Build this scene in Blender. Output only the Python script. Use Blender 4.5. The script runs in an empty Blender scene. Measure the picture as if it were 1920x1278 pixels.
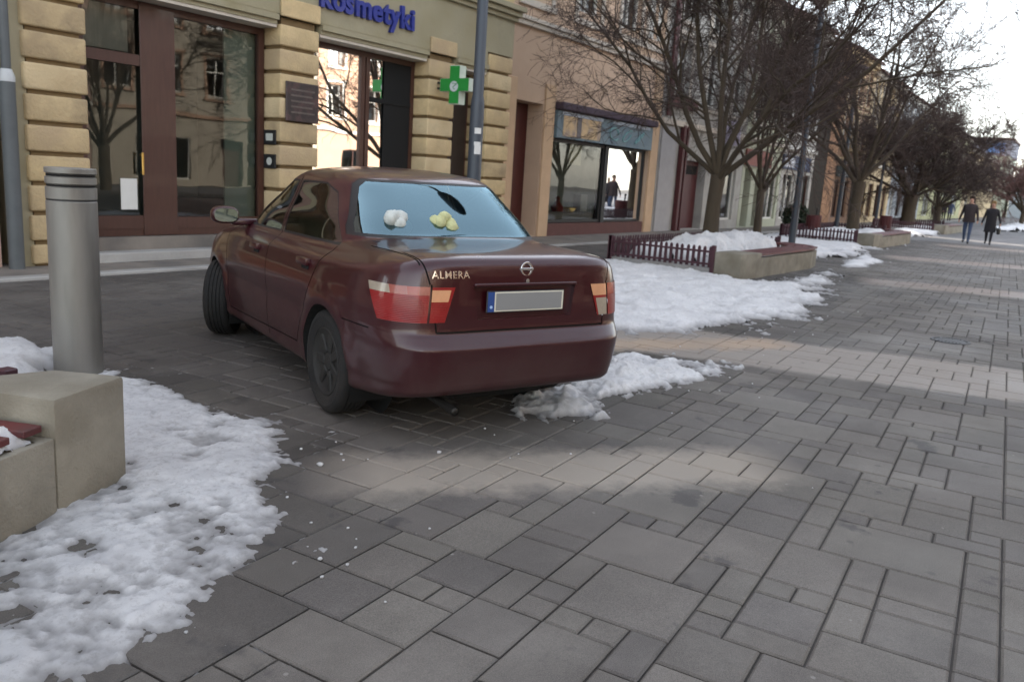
import bpy, bmesh, math, random
import numpy as np
from mathutils import Vector, Matrix, noise as mnoise
from mathutils.bvhtree import BVHTree
from mathutils.interpolate import poly_3d_calc
R_ = math.radians
SC = bpy.context.scene
COL = SC.collection

# ---------------------------------------------------------------- camera
# world: +X runs up the street, +Y towards the shop fronts on the left, Z up (metres)
cam_d = bpy.data.cameras.new('camera'); cam = bpy.data.objects.new('camera', cam_d); COL.objects.link(cam)
RIGHT = Vector((0.57208, -0.81789, 0.06150)); FWD = Vector((0.81035, 0.55204, -0.19641))
rt = RIGHT.normalized(); fw = FWD.normalized(); up = rt.cross(fw).normalized()
cam.matrix_world = Matrix(((rt.x, up.x, -fw.x, 0), (rt.y, up.y, -fw.y, 0), (rt.z, up.z, -fw.z, 1.4815), (0, 0, 0, 1)))
cam_d.sensor_width = 36; cam_d.lens = 1541.75 / 1920 * 36
cam_d.clip_start = 0.05; cam_d.clip_end = 3000
cam_d.dof.use_dof = True; cam_d.dof.focus_distance = 3.6; cam_d.dof.aperture_fstop = 4.0
SC.camera = cam
SC.render.engine = 'CYCLES'

# ---------------------------------------------------------------- sky, sun, exposure
SUN_EL, SUN_AZ = R_(27), R_(72)          # azimuth of the sun measured from +X towards +Y: it stands behind the shop fronts
w = bpy.data.worlds.new('World'); SC.world = w; w.use_nodes = True
nt = w.node_tree; nt.nodes.clear()
out = nt.nodes.new('ShaderNodeOutputWorld'); bg = nt.nodes.new('ShaderNodeBackground'); sk = nt.nodes.new('ShaderNodeTexSky')
sk.sky_type = 'NISHITA'; sk.sun_disc = False; sk.sun_elevation = SUN_EL
sk.sun_rotation = R_(90) - SUN_AZ
sk.air_density = 1.0; sk.dust_density = .9; sk.ozone_density = 1.0
bg.inputs['Strength'].default_value = 0.15
hz = nt.nodes.new('ShaderNodeHueSaturation'); hz.inputs['Saturation'].default_value = .42      # thin winter haze: a paler sky
nt.links.new(sk.outputs[0], hz.inputs['Color']); nt.links.new(hz.outputs[0], bg.inputs[0]); nt.links.new(bg.outputs[0], out.inputs[0])
sd = bpy.data.lights.new('sun', 'SUN'); sd.energy = 2.4; sd.angle = R_(0.5); sd.color = (1.0, 0.92, 0.82)
sun = bpy.data.objects.new('sun', sd); COL.objects.link(sun)
sv = Vector((math.cos(SUN_EL) * math.cos(SUN_AZ), math.cos(SUN_EL) * math.sin(SUN_AZ), math.sin(SUN_EL)))
sun.rotation_euler = (-sv).to_track_quat('-Z', 'Y').to_euler(); sun.location = (0, 0, 30)
vs = SC.view_settings; vs.view_transform = 'Standard'; vs.look = 'None'; vs.gamma = 1; vs.exposure = 2.2
try:
    vs.use_white_balance = True; vs.white_balance_temperature = 6750
except Exception: pass
try: vs.use_curve_mapping = False
except Exception: pass

# ---------------------------------------------------------------- materials
MATS = {}
def mat(name, col, rough=.8, var=.12, scale=6., bump=0., bscale=None, metal=0., spec=.5, coat=0., dirt=None, dscale=1.5, attr=None, stretch=None):
    """principled material whose colour wanders a little with object-space noise; dirt = second colour in large blotches"""
    if name in MATS: return MATS[name]
    m = bpy.data.materials.new(name); m.use_nodes = True; t = m.node_tree; N = t.nodes; L = t.links
    b = N['Principled BSDF']; b.inputs['Roughness'].default_value = rough; b.inputs['Metallic'].default_value = metal
    b.inputs['Specular IOR Level'].default_value = spec; b.inputs['Coat Weight'].default_value = coat
    b.inputs['Coat Roughness'].default_value = .06
    tc = N.new('ShaderNodeTexCoord'); src = tc.outputs['Object']
    if stretch:
        mp = N.new('ShaderNodeMapping'); mp.inputs['Scale'].default_value = stretch; L.new(src, mp.inputs[0]); src = mp.outputs[0]
    n1 = N.new('ShaderNodeTexNoise'); n1.inputs['Scale'].default_value = scale; n1.inputs['Detail'].default_value = 8; n1.inputs['Roughness'].default_value = .65
    L.new(src, n1.inputs['Vector'])
    mr = N.new('ShaderNodeMapRange'); mr.inputs['From Min'].default_value = .25; mr.inputs['From Max'].default_value = .75
    mr.inputs['To Min'].default_value = 1 - var; mr.inputs['To Max'].default_value = 1 + var; L.new(n1.outputs['Fac'], mr.inputs[0])
    mx = N.new('ShaderNodeMix'); mx.data_type = 'RGBA'; mx.blend_type = 'MULTIPLY'; mx.inputs[0].default_value = 1
    if attr:
        at = N.new('ShaderNodeAttribute'); at.attribute_name = attr; L.new(at.outputs['Color'], mx.inputs[6])
    else: mx.inputs[6].default_value = (*col, 1)
    cb = N.new('ShaderNodeCombineColor'); [L.new(mr.outputs[0], cb.inputs[i]) for i in range(3)]
    L.new(cb.outputs[0], mx.inputs[7]); cur = mx.outputs[2]
    if dirt:
        n2 = N.new('ShaderNodeTexNoise'); n2.inputs['Scale'].default_value = dscale; n2.inputs['Detail'].default_value = 6; L.new(src, n2.inputs['Vector'])
        m2 = N.new('ShaderNodeMapRange'); m2.inputs['From Min'].default_value = .45; m2.inputs['From Max'].default_value = .7; L.new(n2.outputs['Fac'], m2.inputs[0])
        x2 = N.new('ShaderNodeMix'); x2.data_type = 'RGBA'; L.new(m2.outputs[0], x2.inputs[0]); L.new(cur, x2.inputs[6]); x2.inputs[7].default_value = (*dirt, 1); cur = x2.outputs[2]
    L.new(cur, b.inputs['Base Color'])
    if bump:
        n3 = N.new('ShaderNodeTexNoise'); n3.inputs['Scale'].default_value = bscale or scale * 6; n3.inputs['Detail'].default_value = 6; L.new(src, n3.inputs['Vector'])
        bp = N.new('ShaderNodeBump'); bp.inputs['Strength'].default_value = bump; bp.inputs['Distance'].default_value = .02
        L.new(n3.outputs['Fac'], bp.inputs['Height']); L.new(bp.outputs[0], b.inputs['Normal'])
    MATS[name] = m; return m

def glass(name, tint=(.35, .38, .36), refl=1.6, wav=0., rc=(1, 1, 1)):
    """a pane: see-through tint under a mirror-like coat that strengthens at grazing angles"""
    if name in MATS: return MATS[name]
    m = bpy.data.materials.new(name); m.use_nodes = True; t = m.node_tree; N = t.nodes; L = t.links; N.clear()
    o = N.new('ShaderNodeOutputMaterial'); tr = N.new('ShaderNodeBsdfTransparent'); tr.inputs[0].default_value = (*tint, 1)
    gl = N.new('ShaderNodeBsdfGlossy'); gl.inputs['Roughness'].default_value = .015; gl.inputs[0].default_value = (*rc, 1)
    fr = N.new('ShaderNodeFresnel'); fr.inputs[0].default_value = refl; mx = N.new('ShaderNodeMixShader')
    if wav:
        tc = N.new('ShaderNodeTexCoord'); n = N.new('ShaderNodeTexNoise'); n.inputs['Scale'].default_value = 1.3; n.inputs['Detail'].default_value = 1
        bp = N.new('ShaderNodeBump'); bp.inputs['Strength'].default_value = wav; bp.inputs['Distance'].default_value = .02
        L.new(tc.outputs['Object'], n.inputs['Vector']); L.new(n.outputs['Fac'], bp.inputs['Height']); L.new(bp.outputs[0], gl.inputs['Normal'])
    L.new(fr.outputs[0], mx.inputs[0]); L.new(tr.outputs[0], mx.inputs[1]); L.new(gl.outputs[0], mx.inputs[2]); L.new(mx.outputs[0], o.inputs[0])
    MATS[name] = m; return m

# ---------------------------------------------------------------- mesh helpers
def BM(): return bmesh.new()
def box(bm, x0, x1, y0, y1, z0, z1, bev=0., M=None, seg=1):
    vs_ = [bm.verts.new((x, y, z)) for x in (x0, x1) for y in (y0, y1) for z in (z0, z1)]
    fs = [(0, 1, 3, 2), (4, 6, 7, 5), (0, 4, 5, 1), (2, 3, 7, 6), (0, 2, 6, 4), (1, 5, 7, 3)]
    fc = [bm.faces.new([vs_[i] for i in f]) for f in fs]
    g_ = vs_
    if bev:
        es = list({e for f in fc for e in f.edges})
        r = bmesh.ops.bevel(bm, geom=es, offset=bev, segments=seg, affect='EDGES', profile=.5)
        g_ = list({v for f in r['faces'] for v in f.verts})
    if M is not None: bmesh.ops.transform(bm, matrix=M, verts=[v for v in g_ if v.is_valid])
    return g_
def prism(bm, pts, z0, z1, bev=0.):
    a = [bm.verts.new((p[0], p[1], z0)) for p in pts]; b = [bm.verts.new((p[0], p[1], z1)) for p in pts]; n = len(pts)
    fc = [bm.faces.new(a[::-1]), bm.faces.new(b)] + [bm.faces.new((a[i], a[(i + 1) % n], b[(i + 1) % n], b[i])) for i in range(n)]
    if bev: bmesh.ops.bevel(bm, geom=list({e for f in fc for e in f.edges}), offset=bev, segments=2, affect='EDGES', profile=.5)
def tube(bm, pts, rad, n=12, cap=True):
    """round bar through the points; rad = number or one per point"""
    pts = [Vector(p) for p in pts]; rad = rad if hasattr(rad, '__len__') else [rad] * len(pts); rings = []
    for i, p in enumerate(pts):
        d = (pts[min(i + 1, len(pts) - 1)] - pts[max(i - 1, 0)]).normalized()
        a = d.orthogonal().normalized() if i == 0 else (a - d * a.dot(d)).normalized()
        b = d.cross(a); rings.append([bm.verts.new(p + (a * math.cos(2 * math.pi * k / n) + b * math.sin(2 * math.pi * k / n)) * rad[i]) for k in range(n)])
    for r0, r1 in zip(rings, rings[1:]):
        for k in range(n): bm.faces.new((r0[k], r0[(k + 1) % n], r1[(k + 1) % n], r1[k]))
    if cap: bm.faces.new(rings[0][::-1]); bm.faces.new(rings[-1])
def lathe(bm, prof, n=32, M=None, close=False):
    """prof = (radius, height) pairs turned about Z"""
    rings = []
    for r, z in prof:
        if r < 1e-6: rings.append([bm.verts.new((0, 0, z))])
        else: rings.append([bm.verts.new((r * math.cos(2 * math.pi * k / n), r * math.sin(2 * math.pi * k / n), z)) for k in range(n)])
    pr = list(zip(rings, rings[1:])) + ([(rings[-1], rings[0])] if close else [])
    for a, b in pr:
        for k in range(n):
            q = [a[k % len(a)], a[(k + 1) % len(a)], b[(k + 1) % len(b)], b[k % len(b)]]; u = []
            for v in q:
                if v not in u: u.append(v)
            if len(u) > 2: bm.faces.new(u)
    if M is not None: bmesh.ops.transform(bm, matrix=M, verts=[v for r in rings for v in r])
def sheet(bm, pts):
    bm.faces.new([bm.verts.new(p) for p in pts])
def obj(name, bm, m, parent=None, smooth=False, loc=None, ang=None):
    me = bpy.data.meshes.new(name)
    bmesh.ops.recalc_face_normals(bm, faces=bm.faces[:]) if not getattr(obj, 'keep', False) else None
    bm.to_mesh(me); bm.free()
    if smooth:
        me.polygons.foreach_set('use_smooth', [True] * len(me.polygons))
        if ang: me.set_sharp_from_angle(angle=R_(ang))
    for mm in (m if isinstance(m, (list, tuple)) else [m]): me.materials.append(mm)
    o = bpy.data.objects.new(name, me); COL.objects.link(o)
    if parent is not None: o.parent = parent
    if loc: o.location = loc
    return o
def tag(o, label=None, cat=None, group=None, kind=None):
    if label: o['label'] = label
    if cat: o['category'] = cat
    if group: o['group'] = group
    if kind: o['kind'] = kind
    return o
def thing(name, label, cat, loc=(0, 0, 0), rz=0., group=None):
    o = bpy.data.objects.new(name, None); COL.objects.link(o); o.empty_display_size = .2
    o.location = loc; o.rotation_euler = (0, 0, rz); return tag(o, label, cat, group)
def dup(root, loc, rz=None, label=None):
    def rec(o, par):
        c = o.copy(); COL.objects.link(c); c.parent = par
        if par is not None: c.matrix_parent_inverse = o.matrix_parent_inverse
        for ch in o.children: rec(ch, c)
        return c
    r = rec(root, None); r.location = loc
    if rz is not None: r.rotation_euler = (0, 0, rz)
    if label: r['label'] = label
    return r
def text(name, body, size, depth, m, parent, M, spacing=1., bold=0.):
    cu = bpy.data.curves.new(name, 'FONT'); cu.body = body; cu.size = size; cu.extrude = depth; cu.offset = bold; cu.space_character = spacing
    cu.resolution_u = 4
    o = bpy.data.objects.new(name, cu); COL.objects.link(o); bpy.context.view_layer.update()
    me = bpy.data.meshes.new_from_object(o.evaluated_get(bpy.context.evaluated_depsgraph_get()))
    bpy.data.objects.remove(o); me.transform(M); me.materials.clear(); me.materials.append(m); me.name = name
    o = bpy.data.objects.new(name, me); COL.objects.link(o)
    if parent is not None: o.parent = parent
    return o

# vectorised value noise for snow and similar surfaces
_rs = np.random.RandomState(7); _P = _rs.rand(256, 256)
def vnoise(x, y):
    xi = np.floor(x).astype(int); yi = np.floor(y).astype(int); fx = x - xi; fy = y - yi
    fx = fx * fx * (3 - 2 * fx); fy = fy * fy * (3 - 2 * fy); g = lambda a, b: _P[a % 256, b % 256]
    return (g(xi, yi) * (1 - fx) + g(xi + 1, yi) * fx) * (1 - fy) + (g(xi, yi + 1) * (1 - fx) + g(xi + 1, yi + 1) * fx) * fy
def fbm(x, y, f=1., o=4, r=.5):
    s = 0; a = 1; t = 0
    for i in range(o): s = s + a * vnoise(x * f + 17.3 * i, y * f + 9.1 * i); t += a; a *= r; f *= 2.03
    return s / t
# ================================================================ GROUND
def nod(t, typ, **k):
    n = t.nodes.new(typ)
    for a, v in k.items(): setattr(n, a, v)
    return n
def paving_material():
    """stone pavers: colour per stone from the attribute, fine grain, damp patches, and pale bands of light painted across as streaks, with some tan sand"""
    m = bpy.data.materials.new('paver_stone'); m.use_nodes = True; t = m.node_tree; L = t.links; b = t.nodes['Principled BSDF']
    at = nod(t, 'ShaderNodeAttribute'); at.attribute_name = 'stone'
    tc = nod(t, 'ShaderNodeTexCoord'); g = nod(t, 'ShaderNodeTexNoise'); g.inputs['Scale'].default_value = 260; g.inputs['Detail'].default_value = 3
    L.new(tc.outputs['Object'], g.inputs['Vector'])
    g2 = nod(t, 'ShaderNodeTexNoise'); g2.inputs['Scale'].default_value = 1.1; g2.inputs['Detail'].default_value = 9; g2.inputs['Roughness'].default_value = .68; L.new(tc.outputs['Object'], g2.inputs['Vector'])
    def mr(src, a, b_, c, d):
        n = nod(t, 'ShaderNodeMapRange'); n.inputs[1].default_value = a; n.inputs[2].default_value = b_; n.inputs[3].default_value = c; n.inputs[4].default_value = d; L.new(src, n.inputs[0]); return n.outputs[0]
    def mathn(op, x, y):
        n = nod(t, 'ShaderNodeMath', operation=op)
        for i, v in enumerate((x, y)):
            if isinstance(v, (int, float)): n.inputs[i].default_value = v
            else: L.new(v, n.inputs[i])
        return n.outputs[0]
    def mixc(f, a, b_, mode='MIX'):
        n = nod(t, 'ShaderNodeMix', data_type='RGBA', blend_type=mode)
        if isinstance(f, (int, float)): n.inputs[0].default_value = f
        else: L.new(f, n.inputs[0])
        for i, v in ((6, a), (7, b_)):
            if isinstance(v, tuple): n.inputs[i].default_value = (*v, 1)
            else: L.new(v, n.inputs[i])
        return n.outputs[2]
    grain = mr(g.outputs['Fac'], .3, .7, .66, 1.34); blot = mr(g2.outputs['Fac'], .3, .7, .74, 1.2); f = mathn('MULTIPLY', grain, blot)
    cc = nod(t, 'ShaderNodeCombineColor'); [L.new(f, cc.inputs[i]) for i in range(3)]
    base = mixc(1., at.outputs['Color'], cc.outputs[0], 'MULTIPLY')
    sx = nod(t, 'ShaderNodeSeparateXYZ'); L.new(tc.outputs['Object'], sx.inputs[0]); X, Y = sx.outputs[0], sx.outputs[1]
    # damp, darker ground towards the shop fronts and some wet marks on single stones
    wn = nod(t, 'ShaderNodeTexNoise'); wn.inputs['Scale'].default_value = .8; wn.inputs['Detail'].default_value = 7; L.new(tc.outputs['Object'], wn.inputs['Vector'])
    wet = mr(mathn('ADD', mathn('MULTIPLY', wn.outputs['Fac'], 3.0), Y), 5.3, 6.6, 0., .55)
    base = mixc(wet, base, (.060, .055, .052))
    wn2 = nod(t, 'ShaderNodeTexNoise'); wn2.inputs['Scale'].default_value = 2.3; wn2.inputs['Detail'].default_value = 5; wn2.inputs['Roughness'].default_value = .6; L.new(tc.outputs['Object'], wn2.inputs['Vector'])
    spot = mr(wn2.outputs['Fac'], .63, .68, 0., .6); base = mixc(spot, base, (.035, .033, .035))
    # painted light bands, some tan sand:  |signed distance from a line| with ragged edges
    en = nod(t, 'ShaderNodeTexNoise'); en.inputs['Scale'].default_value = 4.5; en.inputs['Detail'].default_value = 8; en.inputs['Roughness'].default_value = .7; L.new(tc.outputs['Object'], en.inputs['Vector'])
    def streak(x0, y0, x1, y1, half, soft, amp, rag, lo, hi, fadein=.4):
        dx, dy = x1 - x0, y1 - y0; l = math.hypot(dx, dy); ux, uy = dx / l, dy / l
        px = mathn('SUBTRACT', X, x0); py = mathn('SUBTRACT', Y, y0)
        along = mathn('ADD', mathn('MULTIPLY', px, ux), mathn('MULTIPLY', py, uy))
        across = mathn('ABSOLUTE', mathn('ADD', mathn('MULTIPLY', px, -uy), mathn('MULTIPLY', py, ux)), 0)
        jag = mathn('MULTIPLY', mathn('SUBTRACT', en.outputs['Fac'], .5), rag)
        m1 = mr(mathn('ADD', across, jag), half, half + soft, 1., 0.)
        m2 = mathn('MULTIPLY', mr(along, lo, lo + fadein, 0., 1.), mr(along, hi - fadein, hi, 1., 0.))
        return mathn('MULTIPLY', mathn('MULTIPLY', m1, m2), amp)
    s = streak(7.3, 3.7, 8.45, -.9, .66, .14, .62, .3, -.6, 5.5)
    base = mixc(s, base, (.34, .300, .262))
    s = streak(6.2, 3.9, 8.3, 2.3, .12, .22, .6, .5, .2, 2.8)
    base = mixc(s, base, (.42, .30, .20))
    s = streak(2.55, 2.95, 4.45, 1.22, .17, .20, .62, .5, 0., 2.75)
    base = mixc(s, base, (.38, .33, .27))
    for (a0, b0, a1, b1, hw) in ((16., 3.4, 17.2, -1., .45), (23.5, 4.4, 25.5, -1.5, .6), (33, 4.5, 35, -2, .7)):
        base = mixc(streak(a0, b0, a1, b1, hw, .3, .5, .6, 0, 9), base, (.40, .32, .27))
    # trodden gum spots and small stains
    vo = nod(t, 'ShaderNodeTexVoronoi'); vo.inputs['Scale'].default_value = 3.2; L.new(tc.outputs['Object'], vo.inputs['Vector'])
    base = mixc(mr(vo.outputs['Distance'], .050, .075, .55, 0.), base, (.06, .055, .052))
    vo = nod(t, 'ShaderNodeTexVoronoi'); vo.inputs['Scale'].default_value = 5.7; L.new(tc.outputs['Object'], vo.inputs['Vector'])
    base = mixc(mr(vo.outputs['Distance'], .035, .055, .5, 0.), base, (.30, .285, .26))
    # salt and dirt film
    en2 = nod(t, 'ShaderNodeTexNoise'); en2.inputs['Scale'].default_value = .55; en2.inputs['Detail'].default_value = 9; en2.inputs['Roughness'].default_value = .7; L.new(tc.outputs['Object'], en2.inputs['Vector'])
    base = mixc(mr(en2.outputs['Fac'], .5, .72, 0., .5), base, (.20, .185, .165))
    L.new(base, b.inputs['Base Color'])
    L.new(mr(wn.outputs['Fac'], .35, .65, .62, .88), b.inputs['Roughness']); b.inputs['Specular IOR Level'].default_value = .35
    bp = nod(t, 'ShaderNodeBump'); bp.inputs['Strength'].default_value = .35; bp.inputs['Distance'].default_value = .004
    L.new(g.outputs['Fac'], bp.inputs['Height']); L.new(bp.outputs[0], b.inputs['Normal'])
    return m
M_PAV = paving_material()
M_JOINT = mat('joint_dirt', (.068, .060, .053), .95, .3, 8)
M_FARPAV = mat('far_paving', (.15, .145, .145), .85, .25, .9, dirt=(.10, .10, .10), dscale=.3, stretch=(.5, 1.6, 1))

bm = BM(); sheet(bm, [(-60, -60, -.014), (600, -60, -.014), (600, 80, -.014), (-60, 80, -.014)])
tag(obj('ground', bm, M_JOINT), kind='structure')

WET = [[(2.9, 5.3), (3.2, 5.0), (3.1, 4.3), (2.9, 3.3), (2.4, 2.85), (2.05, 2.45), (1.5, 2.2), (1.1, 1.98), (0, 1.9), (0, 5)],
       [(4.2, 2.8), (5.4, 3.2), (6.7, 3.0), (6.7, 2.3), (5.1, 2.4), (4.4, 2.4)], [(14, 7), (14, 4.4), (17.6, 4.2), (17, 3.6), (12.4, 3.0), (9.6, 2.65), (8.2, 2.9), (7.4, 3.7), (8, 6)]]
def poly_dist(x, y, P):
    d = 9.; ins = False
    for (ax_, ay_), (bx_, by_) in zip(P, P[1:] + P[:1]):
        ex, ey = bx_ - ax_, by_ - ay_; t = max(0, min(1, ((x - ax_) * ex + (y - ay_) * ey) / (ex * ex + ey * ey))); d = min(d, math.hypot(x - ax_ - ex * t, y - ay_ - ey * t))
        if (ay_ > y) != (by_ > y) and x < (bx_ - ax_) * (y - ay_) / (by_ - ay_) + ax_: ins = not ins
    return -d if ins else d
def pavers():
    rng = random.Random(11); U = .136; A = R_(4.0); ca, sa = math.cos(A), math.sin(A)
    x0, y0, nx, ny = -1.5, -7.0, 275, 132
    occ = np.zeros((nx, ny), bool); V = []; F = []; C = []; stones = []
    cells = [(i, j) for i in range(nx) for j in range(ny)]
    def lay(sizes, share):
        rng.shuffle(cells)
        for (i, j) in cells[:int(len(cells) * share)]:
            a, b = rng.choice(sizes)
            if i + a <= nx and j + b <= ny and not occ[i:i + a, j:j + b].any(): occ[i:i + a, j:j + b] = True; stones.append((i, j, a, b))
    lay([(4, 3), (3, 3), (3, 4)], .02); lay([(3, 2), (2, 3), (3, 2), (2, 2), (2, 2), (2, 1)], .6); lay([(2, 2)], 1.); lay([(2, 1), (1, 2)], 1.); lay([(1, 1)], 1.); lay([(1, 1)], 1.)
    pal = [(.158, .142, .126), (.150, .135, .121), (.166, .149, .131), (.143, .128, .115), (.162, .147, .128), (.170, .154, .134), (.153, .137, .121), (.138, .124, .113)]
    g = .0040; c = .008
    for (i, j, a, b) in stones:
        if True:
            X0, X1, Y0, Y1 = x0 + i * U + g, x0 + (i + a) * U - g, y0 + j * U + g, y0 + (j + b) * U - g
            cx, cy = (X0 + X1) / 2, (Y0 + Y1) / 2
            wx, wy = cx * ca - cy * sa, cx * sa + cy * ca
            if wy > 10.6: continue
            dz = rng.uniform(-.0025, .0012); tx, ty = rng.uniform(-.003, .003), rng.uniform(-.003, .003)
            n = len(V); rr = rng.uniform(-.0015, .0015)
            for (ins, z) in ((0, -.0135), (0, -.007), (c, 0)):
                for (px, py) in ((X0 + ins, Y0 + ins), (X1 - ins, Y0 + ins), (X1 - ins, Y1 - ins), (X0 + ins, Y1 - ins)):
                    V.append((px * ca - py * sa, px * sa + py * ca, z + dz + (px - cx) * tx + (py - cy) * ty))
            for r in (0, 4):
                for k in range(4): F.append((n + r + k, n + r + (k + 1) % 4, n + r + 4 + (k + 1) % 4, n + r + 4 + k))
            F.append((n + 8, n + 9, n + 10, n + 11))
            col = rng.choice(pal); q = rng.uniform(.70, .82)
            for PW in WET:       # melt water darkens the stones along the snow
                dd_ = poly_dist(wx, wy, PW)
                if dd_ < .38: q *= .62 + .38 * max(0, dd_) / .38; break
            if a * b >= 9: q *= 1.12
            C += [(col[0] * q, col[1] * q, col[2] * q, 1)] * 9
    me = bpy.data.meshes.new('pavement'); me.from_pydata(V, [], F)
    at = me.color_attributes.new('stone', 'FLOAT_COLOR', 'CORNER')
    li = np.zeros((len(me.loops), 4), np.float32); k = 0
    Ca = np.array(C, np.float32)
    li[:] = np.repeat(Ca, 4, axis=0); at.data.foreach_set('color', li.ravel())
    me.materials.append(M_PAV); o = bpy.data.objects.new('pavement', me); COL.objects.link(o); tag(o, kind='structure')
pavers()
# far part of the street, beyond the individually laid stones
bm = BM(); sheet(bm, [(35.2, -30, -.004), (400, -30, -.004), (400, 11.2, -.004), (33.6, 11.2, -.004)]); tag(obj('far_pavement', bm, M_FARPAV), kind='structure')
bm = BM(); sheet(bm, [(-30, -30, -.004), (34.5, -30, -.004), (35.5, -8.6, -.008), (-2, -8.6, -.008), (-2, 10.6, -.008), (-30, 10.6, -.008)]); tag(obj('near_pavement', bm, M_FARPAV), kind='structure')
# raised strip in front of the shop fronts
M_KERB = mat('kerb_stone', (.36, .35, .33), .85, .18, 3, bump=.3, dirt=(.22, .21, .20))
M_WALK = mat('shop_step_stone', (.20, .175, .15), .8, .2, 2.5, bump=.2, dirt=(.12, .11, .10))
bm = BM(); box(bm, -5, 90, 9.62, 9.82, -.1, .035, .01); tag(obj('kerb_strip', bm, M_KERB), kind='structure')
bm = BM(); box(bm, -5, 90, 9.823, 13, -.1, .03, .004); tag(obj('shop_walk', bm, M_WALK), kind='structure')
bm = BM(); sheet(bm, [(88, 9.6, -.0), (400, 9.6, -.0), (400, 14, -.0), (88, 14, -.0)]); tag(obj('far_walk', bm, M_WALK), kind='structure')

# drain cover in the paving
def drain(x, y):
    t = thing('drain_cover', 'small dark round drain cover in the grey paving right of the snow', 'drain cover', (x, y, 0))
    bm = BM(); lathe(bm, [(0, .004), (.16, .004), (.165, -.004)], 24); 
    for k in range(-3, 4): box(bm, -.12, .12, k * .035 - .008, k * .035 + .008, .004, .009)
    obj('grate', bm, mat('cast_iron', (.03, .03, .033), .6, .2, 20), t)
    bm = BM(); lathe(bm, [(.17, -.004), (.17, .007), (.20, .007), (.205, -.004)], 24); obj('rim', bm, MATS['cast_iron'], t)
drain(10.1, 1.05)

# ================================================================ SNOW
def snow_material(name, dirt=.5, base=(.70, .70, .695)):
    m = bpy.data.materials.new(name); m.use_nodes = True; t = m.node_tree; L = t.links; b = t.nodes['Principled BSDF']
    tc = nod(t, 'ShaderNodeTexCoord')
    def noise(s, d=8, r=.65):
        n = nod(t, 'ShaderNodeTexNoise'); n.inputs['Scale'].default_value = s; n.inputs['Detail'].default_value = d; n.inputs['Roughness'].default_value = r; L.new(tc.outputs['Object'], n.inputs['Vector']); return n
    def mr(src, a, b_, c, d):
        n = nod(t, 'ShaderNodeMapRange'); n.inputs[1].default_value = a; n.inputs[2].default_value = b_; n.inputs[3].default_value = c; n.inputs[4].default_value = d; L.new(src, n.inputs[0]); return n.outputs[0]
    n1 = noise(2.2); n2 = noise(26, 7, .75)
    x = nod(t, 'ShaderNodeMix', data_type='RGBA'); L.new(mr(n1.outputs['Fac'], .42, .72, 0, dirt), x.inputs[0]); x.inputs[6].default_value = (*base, 1); x.inputs[7].default_value = (.42, .42, .44, 1)
    y = nod(t, 'ShaderNodeMix', data_type='RGBA'); L.new(mr(n2.outputs['Fac'], .50, .72, 0, dirt), y.inputs[0]); L.new(x.outputs[2], y.inputs[6]); y.inputs[7].default_value = (.30, .29, .28, 1)
    gr = noise(150, 4, .8); w_ = nod(t, 'ShaderNodeMix', data_type='RGBA'); L.new(mr(gr.outputs['Fac'], .60, .68, 0, .6 * dirt), w_.inputs[0]); L.new(y.outputs[2], w_.inputs[6]); w_.inputs[7].default_value = (.13, .115, .10, 1); y = w_
    # thin edges (attribute thin) are grey slush
    at = nod(t, 'ShaderNodeAttribute'); at.attribute_name = 'thin'
    z = nod(t, 'ShaderNodeMix', data_type='RGBA'); L.new(at.outputs['Fac'], z.inputs[0]); L.new(y.outputs[2], z.inputs[6]); z.inputs[7].default_value = (.19, .18, .175, 1)
    L.new(z.outputs[2], b.inputs['Base Color']); b.inputs['Roughness'].default_value = .7; b.inputs['Specular IOR Level'].default_value = .3
    bp = nod(t, 'ShaderNodeBump'); bp.inputs['Strength'].default_value = .9; bp.inputs['Distance'].default_value = .018
    n3 = noise(95, 8, .85); L.new(n3.outputs['Fac'], bp.inputs['Height']); L.new(bp.outputs[0], b.inputs['Normal'])
    return m
M_SNOW = snow_material('trodden_snow', .6, (.80, .80, .80)); M_SNOWC = snow_material('clean_snow', .42, (.80, .80, .80))
def sdist(X, Y, poly):
    """signed distance to the polygon, positive inside"""
    P = np.array(poly); d = np.full(X.shape, 1e9); ins = np.zeros(X.shape, bool)
    for a, b in zip(P, np.roll(P, -1, 0)):
        e = b - a; tt = np.clip(((X - a[0]) * e[0] + (Y - a[1]) * e[1]) / (e @ e), 0, 1)
        d = np.minimum(d, np.hypot(X - a[0] - e[0] * tt, Y - a[1] - e[1] * tt))
        c = ((a[1] > Y) != (b[1] > Y)) & (X < (b[0] - a[0]) * (Y - a[1]) / (b[1] - a[1] + 1e-12) + a[0]); ins ^= c
    return np.where(ins, d, -d)
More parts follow.
